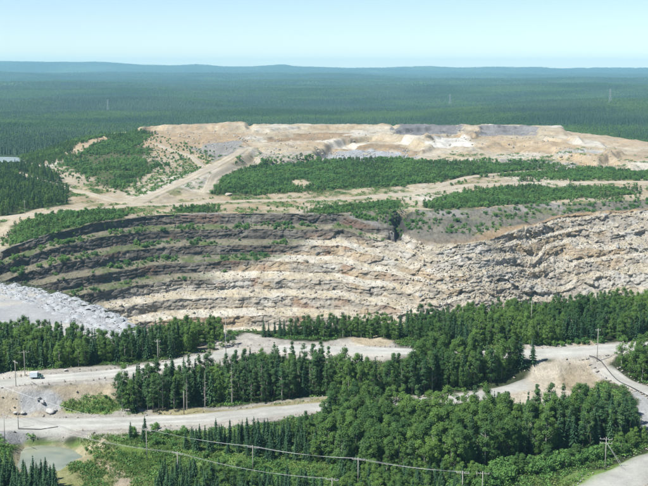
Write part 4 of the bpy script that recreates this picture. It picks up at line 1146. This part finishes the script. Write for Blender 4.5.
def undergrowth():
    rg = np.random.default_rng(71)
    ms = []
    for i in range(5):
        n = 46
        C = np.stack([rg.normal(size=n) * .5, rg.normal(size=n) * .5, rg.uniform(.05, .5, n)], -1)
        V, F = leaf_quads(C, .2, rg); V[:, 2] = np.maximum(V[:, 2], 0)
        ms.append(new_mesh('fern', V, F, M_GRASS if i % 2 else M_SHRUB))
    x, y, _ = fill(poly_z([(-60, 334), (120, 340), (240, 330), (400, 325), (648, 296), (720, 290), (760, 520), (-60, 520)], 3.0), 1.55, seed=72)
    c = ground_tint(x, y, 0 * x)
    green = (c[:, 1] > c[:, 0] * 1.02)
    mead = sdist(x, y, G([(56, 438), (110, 440), (150, 455), (165, 475), (150, 510), (55, 510)])) > 0
    m = green & (sdist(x, y, POND) < -1) & (fbm(x / 9, y / 9, oct=2, seed=73) > np.where(mead, .02, -.35)) & (x / y > -.33) & (x / y < .33)
    z = hs(x, y); m &= z > -8
    x, y, z = x[m], y[m], z[m]; n = len(x)
    scatter('undergrowth', np.c_[x, y, z], rg.uniform(.6, 1.5, n), rg.uniform(0, 6.28, n), ms, rg.integers(0, 5, n), 'low ferns and seedlings covering the forest floor and verges', 'undergrowth')
    print('undergrowth', n)
    x, y, _ = fill(np.array([(-330, 640), (330, 640), (400, 1180), (-420, 1180)]), 3.6, seed=74)
    c = ground_tint(x, y, 0 * x)
    nn = fbm(x / 26, y / 34, oct=4, seed=75) + .25 * rg.normal(size=len(x))
    m = (((c[:, 1] > c[:, 0] * .95) & (nn > -.2)) | (nn > .34)) & (y < 1010 + 60 * nn) & (np.abs(x / y) < .33) & (hs(x, y) > -6)
    x, y = x[m], y[m]; n = len(x)
    scatter('plateau_weeds', np.c_[x, y, hs(x, y)], rg.uniform(.5, 2.0, n) ** 1.4, rg.uniform(0, 6.28, n), ms, rg.integers(0, 5, n), 'low weeds and grass greening the sandy plateau', 'weeds')
    print('weeds', n)
undergrowth()

STAND_TEXT = {
    'pond_spruces': 'in the clump below the pond',
    'line_spruces': 'in the thicket under the lower power line',
    'road_spruces': 'in the row below the wide road',
    'big_leafy': 'in the big leafy lower right wood',
    'hedge': 'in the bright hedge beside the braced pole',
    'low_leafy': 'in the low growth by bottom poles',
    'tall_pines': 'in the tall stand between gravel roads',
    'mid_leafy': 'in the leafy stand left of the clearing',
    'left_stand': 'in the wood behind the truck road',
    'pit_gap': 'at the toe of the grey stockpile',
    'pit_edge': 'in the green belt along the pit',
    'pit_edge_low': 'in the belt between pit and yard',
    'yard_back': 'in the strip behind the gravel yard',
    'corner_right': 'in the wood by the curving track',
    'pond_brush': 'on the grass between pond and wide road',
    'meadow_brush': 'in the wet meadow beside the pond stream',
    'verge_brush': 'on the grass strip under the lower wires',
    'bank_brush': 'on the green shelf of the cut bank',
    'yard_brush': 'at the end of the gravel yard',
    'road_right_brush': 'along the far side of the clearing road',
    'corner_verge': 'on the verge at the corner road',
    'far_left_wood': 'in the wood left of the ramp',
    'far_left_fringe': 'in the fringe by the sliver of water',
    'plantation': 'in the long plantation under the waste dump',
    'rim_plantation': 'in the plantation above the right pit rim',
    'rim_strip': 'in the strip beside the dark fissure',
    'far_right_strip': 'in the strip past the sandy plateau road',
    'small_clump': 'in the small clump on the sandy strip',
    'rim_left': 'on the rim above the dark benches',
    'rim_mid': 'on the rim right of the ramp foot',
    'hill_brush': 'on the shrubby hill left of the ramp',
    'hill_ridge': 'along the ridge of the shrubby hill',
    'hill_sparse': 'scattered on the rubble beside the ramp',
    'ramp_brush': 'on the slope under the dump scarp',
    'rim_sparse': 'scattered on the sandy pit rim',
    'bench_shrubs': 'rooted on a dark quarry ledge',
}
ADJ = {BI: ('small young leafy tree', 'leafy green tree', 'tall full-crowned leafy tree'), SP: ('small pointed young spruce', 'dark pointed spruce', 'tall dark pointed spruce'), PI_: ('slender pine', 'tall bare-stemmed pine', 'very tall bare-stemmed pine'), SH: ('low green shrub', 'rounded green shrub', 'large bushy green shrub')}
CAT = {BI: 'tree', SP: 'tree', PI_: 'tree', SH: 'shrub'}
UNIT = {BI: 10.0, SP: 10.0, PI_: 10.0, SH: 1.9}
WIDE = {BI: (.78, 1.2), SP: (.9, 1.25), PI_: (.85, 1.2), SH: (.95, 1.5)}
def plant_all(limit=300):
    rg = np.random.default_rng(90)
    for kind, lst in PL.items():
        P = np.concatenate([a[0] for a in lst]); H = np.concatenate([a[1] for a in lst])
        nm = np.concatenate([np.full(len(a[0]), i) for i, a in enumerate(lst)])
        # keep what can be seen: apparent size, inside the frame
        rel = P - np.array((0, 0, HC))
        dep = rel[:, 1] * cP - rel[:, 2] * sP
        px = rel[:, 0] / dep * FPX + 324; py = 243 - (rel[:, 1] * sP + (rel[:, 2] + H * .8) * cP) / dep * FPX
        py0 = 243 - (rel[:, 1] * sP + rel[:, 2] * cP) / dep * FPX
        infr = (px > 4) & (px < 644) & (py > 0) & (py < 478)
        app = H / dep * infr
        # what stands in front hides: skip those whose top is behind nearer, higher tops
        order = np.argsort(-app)
        thing = np.zeros(len(P), bool); thing[order[:limit]] = True; thing &= infr
        var = rg.integers(0, len(KINDS[kind]), len(P)); rot = rg.uniform(0, 6.283, len(P))
        wl, wh = WIDE[kind]
        sz = H / UNIT[kind]; sw = sz * rg.uniform(wl, wh, len(P))
        if kind == BI: sw = np.where(H < 6, sw * 1.3, sw)
        sid = {}
        for j in range(len(lst)):
            w = np.flatnonzero(thing & (nm == j))
            if len(w) > 36:
                qa = np.quantile(px[w], (.2, .4, .6, .8)); qb = np.quantile(dep[w], (.25, .5, .75))
                for i in w:
                    sid[i] = ('far left', 'left', 'middle', 'right', 'far right')[int(np.searchsorted(qa, px[i]))] + ' ' + ('front', 'near centre', 'far centre', 'back')[int(np.searchsorted(qb, dep[i]))]
            elif len(w) > 5:
                a1, a2 = np.quantile(px[w], (.33, .67)); b1, b2 = np.quantile(dep[w], (.33, .67))
                for i in w:
                    sid[i] = ('left', 'middle', 'right')[int(px[i] > a1) + int(px[i] > a2)] + ' ' + ('front', 'centre', 'back')[int(dep[i] > b1) + int(dep[i] > b2)]
            elif len(w) > 1:
                for r_, i in enumerate(w[np.argsort(px[w])]):
                    sid[i] = ('first', 'second', 'third', 'fourth', 'fifth')[r_] + ' from left'
        for i in np.flatnonzero(thing):
            st = lst[nm[i]][3]
            hs_ = lst[nm[i]][1]; q1, q2 = np.quantile(hs_, (.3, .75))
            size = 0 if H[i] < q1 else (2 if H[i] > q2 else 1)
            o = empty(kind, tuple(P[i] - np.array((0, 0, .1))), rot[i]); o.scale = (sw[i], sw[i], sz[i])
            tm, cm, _ = KINDS[kind][var[i]]
            link('stem' if kind == SH else 'trunk', tm, o); link('foliage' if kind == SH else 'crown', cm, o)
            tag(o, ADJ[kind][size] + (', ' + sid[i] + ', ' if i in sid else ' ') + STAND_TEXT[st], CAT[kind], (CAT[kind] + 's ' + STAND_TEXT[st]))
        r = ~thing
        names = {BI: ('leafy_forest', 'mass of leafy trees filling the woods and plantations', 'forest'), SP: ('spruce_forest', 'mass of dark spruces standing among the leafy woods', 'forest'),
                 PI_: ('pine_forest', 'mass of pines mixed through the tree stands', 'forest'), SH: ('shrub_vegetation', 'low green scrub over the plateau, ledges and verges', 'vegetation')}[kind]
        scatter(names[0], P[r] - np.array((0, 0, .1)), np.stack([sw[r], sw[r], sz[r]], -1), rot[r], [k[2] for k in KINDS[kind]], var[r], names[1], names[2])
        print(kind, len(P), int(thing.sum()))
plant_all()

def dead_trees():
    spots = [((187, 411), 10, 'bare grey dead tree leaning over the road at the stand edge'), ((205, 408), 11, 'grey dead tree with thin twigs beside the pine stand gap'), ((232, 405), 12, 'tall pale dead tree in the front row of pines'),
             ((282, 399), 9, 'short dead tree on the brown road bank under the pines'), ((163, 406), 11, 'dead grey tree inside the dense left end of the pine stand'), ((428, 388), 11, 'dead grey trunk rising from the leafy stand behind the road'), ((549, 420), 10, 'pale dead tree among the big leafy wood near the clearing')]
    spots += [((137, 408), 9, 'dead grey spindle near the left edge of the pine stand'), ((262, 400), 11, 'dead grey tree in the middle of the pine stand front'), ((310, 396), 10, 'dead grey tree at the right end of the pines'), ((246, 390), 10, 'dead grey top rising from inside the pine stand'), ((90, 360), 8, 'dead grey tree on the edge of the wood behind the truck')]
    for i, (uv, h, lab) in enumerate(spots):
        tm, tw = mk_dead(700 + i)
        x, y = G([uv])[0]
        o = empty('dead_tree', (x, y, float(hs(np.array([x]), np.array([y]))[0]) - .1), i * 1.3); s = h / 10; o.scale = (s * 1.1, s * 1.1, s)
        tm.build('trunk', M_DEAD, o); tw.build('branches', M_DEAD, o)
        tag(o, lab, 'dead tree', 'dead trees among the stands')
dead_trees()

# ------------------------------------------------------------------ the far boreal forest
def far_forest():
    rg = np.random.default_rng(33)
    def cone(seed, tiers=4, sides=7):
        r = np.random.default_rng(seed); V = []; F = []
        for t in range(tiers):
            f = t / tiers; zb = 1.0 + 8.2 * f; rad = (1.75 - 1.35 * f) * r.uniform(.85, 1.15); n = len(V)
            for k in range(sides):
                a = 6.283 * (k + r.uniform(-.3, .3)) / sides; q = rad * r.uniform(.7, 1.2)
                V.append((math.cos(a) * q, math.sin(a) * q, zb - r.uniform(0, .5)))
            V.append((0, 0, zb + 3.4 - 1.2 * f))
            F += [(n + k, n + (k + 1) % sides, n + sides) for k in range(sides)]
        return new_mesh('far_conifer', V, F, M_FARS)
    def blob(seed):
        r = np.random.default_rng(seed); V, F = leaf_quads(np.zeros((1, 3)), .1, r); Vs = []; n = 150
        C = r.normal(size=(9, 3)) * np.array((1.0, 1.0, 1.7)) + np.array((0, 0, 5.4))
        k = r.integers(0, 9, n); d = r.normal(size=(n, 3)); d /= np.linalg.norm(d, axis=1)[:, None]
        V, F = leaf_quads(C[k] + d * 1.0, .7, r, out=d)
        return new_mesh('far_leafy', V, F, M_FARLEAF)
    M_FARS = mat_leaf('far_conifer_needle', (.014, .040, .024), (.040, .080, .036), 0.05, 0.003, .8)
    cones = [cone(800 + i) for i in range(5)]; blobs = [blob(820 + i) for i in range(4)]
    parts = []
    for y0, y1, sp, sc in ((1030, 1900, 4.6, .82), (1900, 3200, 6.0, .85), (3200, 5200, 9.5, 1.05), (5200, 9000, 20, 1.9), (9000, 15000, 42, 3.0)):
        xs = np.arange(-.47 * y1, .47 * y1, sp); ys = np.arange(y0, y1, sp * 1.15)
        X, Y = np.meshgrid(xs, ys); X = (X + rg.uniform(-.5, .5, X.shape) * sp).ravel(); Y = (Y + rg.uniform(-.5, .5, Y.shape) * sp).ravel()
        k = X / Y
        back = np.interp(k, [-.4, -.3, -.25, -.22, -.17, -.08, .17, .215, .26, .295, .4], [1020, 1080, 1190, 1215, 1330, 1420, 1420, 1340, 1240, 1170, 1080])
        m = (np.abs(k) < .46) & (Y > back + 45)
        hid = (k > -.16) & (k < .2) & (Y < 1650)            # wholly behind the dump
        lake = (Y < 1330) & (k < -.262)
        m &= ~hid & ~lake
        X, Y = X[m], Y[m]
        parts.append((X, Y, np.full(len(X), sc)))
    X = np.concatenate([p[0] for p in parts]); Y = np.concatenate([p[1] for p in parts]); Sx = np.concatenate([p[2] for p in parts])
    cut = ((np.abs(Y - 2010 - .1 * X) < 22) & (X < -330)) | ((np.abs(Y - 2900 + .35 * X) < 26) & (X > -200) & (X < 700))      # power line clearing on the left
    X, Y, Sx = X[~cut], Y[~cut], Sx[~cut]
    con = fbm(X / 300, Y / 520, oct=5, seed=90, gain=.6) + rg.uniform(-.16, .16, len(X)) > -.02
    idx = np.where(con, rg.integers(0, 5, len(X)), 5 + rg.integers(0, 4, len(X)))
    hh = np.where(con, rg.uniform(.45, 1.25, len(X)), rg.uniform(.45, .85, len(X))) * (1 + .25 * fbm(X / 200, Y / 260, seed=92))
    Z = hs(X, Y) - .3
    wsc = Sx * rg.uniform(.9, 1.25, len(X))
    scatter('boreal_forest', np.stack([X, Y, Z], -1), np.stack([wsc, wsc, hh * np.where(Sx > 1.5, .9, 1.0)], -1), rg.uniform(0, 6.28, len(X)), cones + blobs, idx, 'endless boreal forest rolling away to the hazy horizon', 'forest')
    print('far trees', len(X))
far_forest()

# ------------------------------------------------------------------ meadow grass tufts
def tufts():
    rg = np.random.default_rng(44)
    ms = []
    for i in range(4):
        n = 26
        C = np.stack([rg.normal(size=n) * .35, rg.normal(size=n) * .35, np.full(n, .22)], -1)
        a = np.stack([rg.normal(size=n) * .22, rg.normal(size=n) * .22, np.full(n, .3)], -1); b = np.stack([rg.normal(size=n) * .05, rg.normal(size=n) * .05, np.zeros(n)], -1)
        V = np.stack([C - a - b, C - a + b, C + a], 1).reshape(-1, 3)
        ms.append(new_mesh('tuft', V, np.arange(3 * n).reshape(n, 3), M_GRASS))
    pts = []
    for uv, sp in (([(60, 440), (120, 436), (220, 436), (330, 466), (420, 486), (330, 492), (160, 480), (150, 510), (60, 510), (70, 466)], 1.3), ([(560, 486), (600, 471), (640, 455), (650, 447), (640, 460), (604, 478), (580, 494)], 1.0), ([(64, 404), (112, 400), (118, 411), (70, 414)], 1.0), ([(116, 414), (200, 413), (240, 408), (330, 398), (330, 402), (200, 417), (118, 418)], 1.4)):
        x, y, _ = fill(G(uv), sp, seed=45)
        m = fbm(x / 6, y / 6, oct=2, seed=46) > -.2
        m &= sdist(x, y, POND) < -1
        pts.append(np.stack([x[m], y[m]], -1))
    p = np.concatenate(pts)
    z = hs(p[:, 0], p[:, 1])
    n = len(p)
    scatter('meadow_grass', np.c_[p, z - .05], rg.uniform(.7, 1.7, n), rg.uniform(0, 6.28, n), ms, rg.integers(0, 4, n), 'rough green and yellow grass on verges and wet meadow', 'grass')
    print('tufts', n)
tufts()

# ------------------------------------------------------------------ power poles, wires, pylons
def gz(x, y): return float(hs(np.array([x]), np.array([y]))[0])
def pole(uv, h, label, arm=1.5, rz=0, guys=False, cross=1, xy=None):
    x, y = G([uv])[0] if xy is None else xy
    o = empty('utility_pole', (x, y, gz(x, y) - .4), rz)
    MB().tube([(0, 0, 0), (0, 0, h + .4)], [.12, .075], 8).build('pole_shaft', M_POLE, o, True)
    tops = []
    for c in range(cross):
        zc = h - .25 - c * 1.0
        if arm:
            arm_o = MB().box((0, .14, zc), (arm * 2, .09, .10)).build('crossarm', M_POLE, o)
            for sx in (-1, -.35, .35, 1) if c == 0 else (-1, 1):
                MB().tube([(sx * arm * .93, .14, zc + .08), (sx * arm * .93, .14, zc + .20), (sx * arm * .93, .14, zc + .34)], [.05, .09, .05], 6).build('insulator', M_CERAMIC, arm_o)
                if c == 0: tops.append(Vector((sx * arm * .93, .14, zc + .36)))
    if guys:
        for a in (.1, -.35):
            MB().tube([(0, 0, h - .9), (math.cos(a) * h * .62, math.sin(a) * h * .62 - .6, .4)], .03, 4).build('guy_wire', M_WIRE, o)
    tag(o, label, 'utility pole', 'wooden utility poles')
    mw = Matrix.Translation(o.location) @ Matrix.Rotation(rz, 4, 'Z')
    return [mw @ t for t in tops], o
def wire(stations, label, r=.016, sag=.022, mat=None):
    pts = []
    for a, b in zip(stations[:-1], stations[1:]):
        L = (b - a).length
        for i in range(16):
            t = i / 16
            p = a.lerp(b, t); p.z -= 4 * sag * L * t * (1 - t); pts.append(p)
    pts.append(stations[-1])
    o = MB().tube(pts, r, 5).build('power_cable', mat or M_WIRE)
    tag(o, label, 'power cable', 'overhead power cables')
t0, _ = pole((16, 386), 7.5, 'thin utility pole at the top of the cut bank, left of the truck', rz=-.9)
tl, _ = pole((-46, 394), 8.0, 'utility pole just past the left edge that starts the upper cables', rz=-.9)
t1, _ = pole((147, 461), 8.6, 'utility pole on the wet meadow carrying the upper cables', rz=-.55)
t2, _ = pole((253, 475), 7.5, 'utility pole among spruces, second along the upper cables', rz=-.35)
t3, _ = pole((358, 493), 8.6, 'utility pole at bottom centre, third along the upper cables', rz=-.25)
t4, _ = pole((462, 508), 8.8, 'utility pole in the low growth at the bottom right of centre', rz=-.2)
t5, _ = pole((482, 506), 8.2, 'utility pole standing just right of another at the bottom edge', rz=-.2)
t6, _ = pole((605, 470), 8.4, 'pale utility pole with guy wires on the verge of the corner road', rz=-.2, guys=True, cross=2, arm=1.5)
for i, nm in ((0, 'first'), (1, 'second'), (3, 'third')):
    wire([t[i] for t in (tl, t1, t2, t3, t4)], 'bright overhead cable of the upper line above the meadow, %s strand' % nm)
l0, _ = pole((5, 443), 8.0, 'utility pole at the left edge beside the grey gravel and pond', rz=-.8)
l1, _ = pole((178, 484), 8.0, 'utility pole in the spruce thicket carrying the lower cables', rz=-.5)
l2, _ = pole((332, 514), 8.4, 'utility pole at the bottom edge where the lower cables leave view', rz=-.3)
for i, nm in ((0, 'front'), (3, 'rear')):
    wire([t[i] for t in (l0, l1, l2)], 'bright overhead cable of the lower line above the spruces, %s strand' % nm, sag=.03)
b0, _ = pole((25, 376), 7.6, 'utility pole behind the truck against the dark wood', rz=.2)
pole((18.5, 429), 6.0, 'short grey pole on the lower road shoulder near the pond', arm=0, cross=0)
pole((158, 366), 8.2, 'tall pale pole behind the truck road beside the leafy wood', arm=.9, cross=1)
pole((226, 357), 13, 'slim tall pole at the left end of the gravel yard', arm=.8, cross=1)
pole((184, 414), 6.5, 'grey pole at the front of the pine stand by the wide road', arm=0, cross=0)
pole((597, 362), 10.5, 'slim tall pole beside the dirt clearing', arm=.8, cross=1)
pole((641, 316), 9, 'pale pole top sticking out of the green belt at the right', arm=.8, cross=1)
pole((531, 331), 10.5, 'pale pole sticking out of the green belt below the pit', arm=.6, cross=1)
pole((25, 215), 9.5, 'lone pole beside the plateau wood on the left', arm=1.0, cross=1)

def pylon(uv, h, label):
    x, y = on_ground([uv], hs, 1500, 6000, 3000)[0]
    o = empty('lattice_pylon', (x, y, gz(x, y)), .3)
    w = h * .10
    def leg(sx, sy): MB().tube([(sx * w, sy * w, 0), (sx * w * .35, sy * w * .35, h * .6), (sx * w * .25, sy * w * .25, h)], h * .007, 4).build('leg', M_STEEL, o)
    for sx in (-1, 1):
        for sy in (-1, 1): leg(sx, sy)
    br = MB()
    n = 8
    for i in range(n):
        a, b = i / n, (i + 1) / n
        wa = w * np.interp(a, (0, .6, 1), (1, .35, .25)); wb = w * np.interp(b, (0, .6, 1), (1, .35, .25))
        for sy in (-1, 1):
            br.tube([(-wa, sy * wa, h * a), (wb, sy * wb, h * b)], h * .0038, 3); br.tube([(wa, sy * wa, h * a), (-wb, sy * wb, h * b)], h * .0038, 3)
            br.tube([(sy * wa, -wa, h * a), (sy * wb, wb, h * b)], h * .0038, 3); br.tube([(sy * wa, wa, h * a), (sy * wb, -wb, h * b)], h * .0038, 3)
    br.build('lattice_bracing', M_STEEL, o)
    for f, ww in ((.72, .17), (.84, .14), (.95, .11)):
        MB().tube([(-h * ww, 0, h * f), (0, 0, h * f + h * .02), (h * ww, 0, h * f)], h * .007, 4).build('crossarm', M_STEEL, o)
    tag(o, label, 'pylon', 'transmission pylons in the far forest')
pylon((108, 112), 34, 'hazy lattice pylon over the left forest behind the shrubby hill')
pylon((450, 105), 36, 'hazy lattice pylon over the forest right of centre')
pylon((610, 104), 38, 'hazy lattice pylon over the forest at far right')

# ------------------------------------------------------------------ truck on the upper road
def truck():
    x, y = G([(36, 379)])[0]
    M_BOX = mat_plain('pale_box_paint', (.62, .68, .70), .5, var=.06, scale=1.5); M_CAB = mat_plain('dark_green_cab_paint', (.07, .13, .12), .4, var=.1)
    M_GL = mat_plain('dark_glass', (.03, .04, .05), .1, var=.02); M_TY = mat_plain('tyre_rubber', (.03, .03, .03), .9, var=.1); M_RIM = mat_plain('wheel_steel', (.45, .45, .45), .5, var=.1); M_LT = mat_plain('lamp_lens', (.7, .66, .55), .2, var=.02)
    ry = .10
    o = empty('box_truck', (x, y, gz(x, y) + .12), ry)
    MB().box((.2, 0, .62), (4.9, 1.0, .18)).build('chassis', M_CABLE, o)
    cb = MB().box((-.75, 0, 1.75), (2.9, 2.0, 2.0)).build('cargo_box', M_BOX, o)
    MB().box((-2.22, 0, 1.72), (.04, 1.7, 1.7)).build('rear_door', M_BOX, cb)
    for sy in (-1, 1): MB().box((-.75, sy * 1.01, .80), (2.9, .03, .10)).build('side_rail', M_STEEL, cb)
    mb = MB()      # cab with sloped windscreen and bonnet, extruded side profile
    prof = [(.78, .55), (2.75, .55), (2.75, 1.12), (2.62, 1.26), (1.95, 1.36), (1.55, 2.0), (.78, 2.05)]
    n = len(prof)
    mb.v = [(px, -.92, pz) for px, pz in prof] + [(px, .92, pz) for px, pz in prof]
    mb.f = [list(range(n))[::-1], list(range(n, 2 * n))] + [[i, (i + 1) % n, (i + 1) % n + n, i + n] for i in range(n)]
    cab = mb.build('cab', M_CAB, o)
    w = MB(); w.v = [(1.93, -.8, 1.40), (1.93, .8, 1.40), (1.58, .74, 1.96), (1.58, -.74, 1.96)]; w.v = [(a + .03, b, c + .02) for a, b, c in w.v]; w.f = [[0, 1, 2, 3]]
    w.build('windscreen', M_GL, cab)
    for sy in (-1, 1):
        MB().box((1.2, sy * .93, 1.66), (.62, .03, .46)).build('side_window', M_GL, cab)
        MB().box((2.76, sy * .68, .98), (.05, .3, .18)).build('headlight', M_LT, cab)
        MB().box((1.75, sy * 1.06, 1.62), (.08, .2, .3)).build('mirror', M_CABLE, cab)
    MB().box((2.84, 0, .62), (.14, 1.84, .2)).build('bumper', M_STEEL, o)
    for wx in (-1.45, 2.05):
        for sy in (-1, 1):
            t = MB().tube([(wx, sy * .72, .42), (wx, sy * .98, .42)], .42, 14).build('wheel', M_TY, o)
            MB().tube([(wx, sy * .97, .42), (wx, sy * 1.0, .42)], .22, 10).build('rim', M_RIM, t)
    o.scale = (.72, .72, .72)
    tag(o, 'small box truck with pale cargo box and dark cab on the upper road', 'truck')
truck()

# ------------------------------------------------------------------ single stones, pipe and cables
def stone(uv, s, label, mesh, name='boulder', sq=.8):
    x, y = G([uv])[0]
    o = link(name, mesh); o.location = (x, y, gz(x, y) + s * .3); o.scale = (s * 1.25, s, s * sq); o.rotation_euler = (.1, .15, uv[0])
    tag(o, label, 'boulder', 'stones beside the lower road')
stone((50, 413.5), 1.25, 'large white boulder at the foot of the cut bank', B_WHITE[0])
stone((55, 411.5), .7, 'smaller pale boulder just right of the large white boulder', B_WHITE[1])
stone((38, 399), .8, 'grey boulder stuck halfway up the cut bank', B_GREY[1])
stone((43, 403), 1.0, 'angular grey boulder in the cut bank gully', B_GREY[2])
stone((15, 414), .8, 'pale stone first in the row along the road edge', B_WHITE[2])
stone((19, 414.5), .7, 'pale stone second in the row along the road edge', B_PALE[2])
stone((23, 415), .9, 'pale stone third in the row along the road edge', B_WHITE[1])
stone((66, 371), .6, 'pale block on the berm behind the upper road', B_WHITE[0])
stone((229, 196), 2.6, 'pale heap of stone beside the sandy rim road', B_PALE[2])
def ground_tube(uv, r, name, label, cat, mat, lift=.1):
    p = resample(G(uv), 1.5)
    z = hs(p[:, 0], p[:, 1]) + r + lift
    o = MB().tube([Vector((a, b, c)) for (a, b), c in zip(p, z)], r, 6).build(name, mat)
    tag(o, label, cat)
ground_tube([(589, 356.5), (595, 354.5), (606, 361), (602, 366), (606, 373), (616, 379), (630, 387), (646, 396), (662, 404)], .13, 'drain_pipe', 'black drain pipe curving along the track by the clearing', 'pipe', M_CABLE)
ground_tube([(18, 430), (30, 430.6), (45, 429.8), (58, 428.4)], .10, 'hose', 'dark hose lying on grey gravel by the lower road', 'hose', M_CABLE)

# rubble fields of the dump, too many to count
def dump_rubble():
    rg = np.random.default_rng(66)
    pts = []; sc = []; ids = []
    for uv, sp, lo, hi, g in (([(320, 160), (330, 153), (372, 150), (412, 151), (420, 155), (410, 160)], 3.0, .8, 2.4, 1), ([(248, 163), (262, 155), (310, 153), (316, 160), (270, 165)], 4.5, .6, 2.0, 0), ([(150, 148), (200, 155), (205, 170), (160, 190), (120, 185), (130, 160)], 7, .5, 1.6, 0),
                              ([(540, 150), (610, 148), (640, 168), (560, 168), (440, 166), (470, 158)], 8, .5, 2.2, 0), ([(140, 131), (240, 131), (380, 130), (520, 128), (560, 135), (520, 150), (420, 145), (250, 150)], 11, .5, 1.9, 0), ([(30, 414), (60, 412), (20, 390), (0, 392), (0, 414)], 2.6, .15, .6, 0), ([(200, 416), (330, 399), (330, 396), (240, 404)], 3, .15, .5, 0)):
        x, y, _ = fill(G(uv), sp, seed=67)
        n = len(x); pts.append(np.c_[x, y, hs(x, y)]); s = lo + (hi - lo) * rg.random(n) ** 2.5; sc.append(s)
        ids.append(np.where(rg.random(n) < (.9 if g else .3), 5 + rg.integers(0, 5, n), rg.integers(0, 5, n)))
    P = np.concatenate(pts); n = len(P)
    scatter('dump_rubble', P, np.concatenate(sc), rg.uniform(0, 6.28, n), B_PALE + B_GREY, np.concatenate(ids), 'broken waste rock strewn over dump, cut and banks', 'rubble', rg.uniform(-.5, .5, (n, 2)))
dump_rubble()
def road_stones():
    rg = np.random.default_rng(68); P = []
    for pl, w in ROADS:
        if pl[:, 1].max() > 520: continue
        t = np.gradient(pl, axis=0); t /= np.hypot(t[:, 0], t[:, 1])[:, None] + 1e-9; nr = np.stack([-t[:, 1], t[:, 0]], -1)
        j = rg.integers(0, len(pl), 520); side = rg.choice((-1, 1), 520)
        P.append(pl[j] + nr[j] * (side * (w * .5 + rg.exponential(1.4, 520) - .4))[:, None])
    P = np.concatenate(P); n = len(P)
    scatter('roadside_rubble', np.c_[P, hs(P[:, 0], P[:, 1]) + .05], .07 + .38 * rg.random(n) ** 4, rg.uniform(0, 6.28, n), B_PALE + B_GREY, rg.integers(0, 10, n), 'small stones along the edges of the gravel roads', 'rubble', rg.uniform(-.5, .5, (n, 2)))
road_stones()

# ------------------------------------------------------------------ haze
def haze():
    m = bpy.data.materials.new('summer_haze'); m.use_nodes = True
    n, l = m.node_tree.nodes, m.node_tree.links
    n.remove(n['Principled BSDF'])
    pv = n.new('ShaderNodeVolumePrincipled')
    pv.inputs['Color'].default_value = (.42, .80, 1.0, 1); pv.inputs['Density'].default_value = HAZE_DENSITY; pv.inputs['Anisotropy'].default_value = 0.0
    l.new(pv.outputs[0], n['Material Output'].inputs['Volume'])
    mb = MB().box((0, 7850, 75), (50000, 19700, 340))
    o = mb.build('haze', m)
    tag(o, 'pale blue summer haze over the distant forest', 'haze', kind='stuff')
haze()
print('scene done')
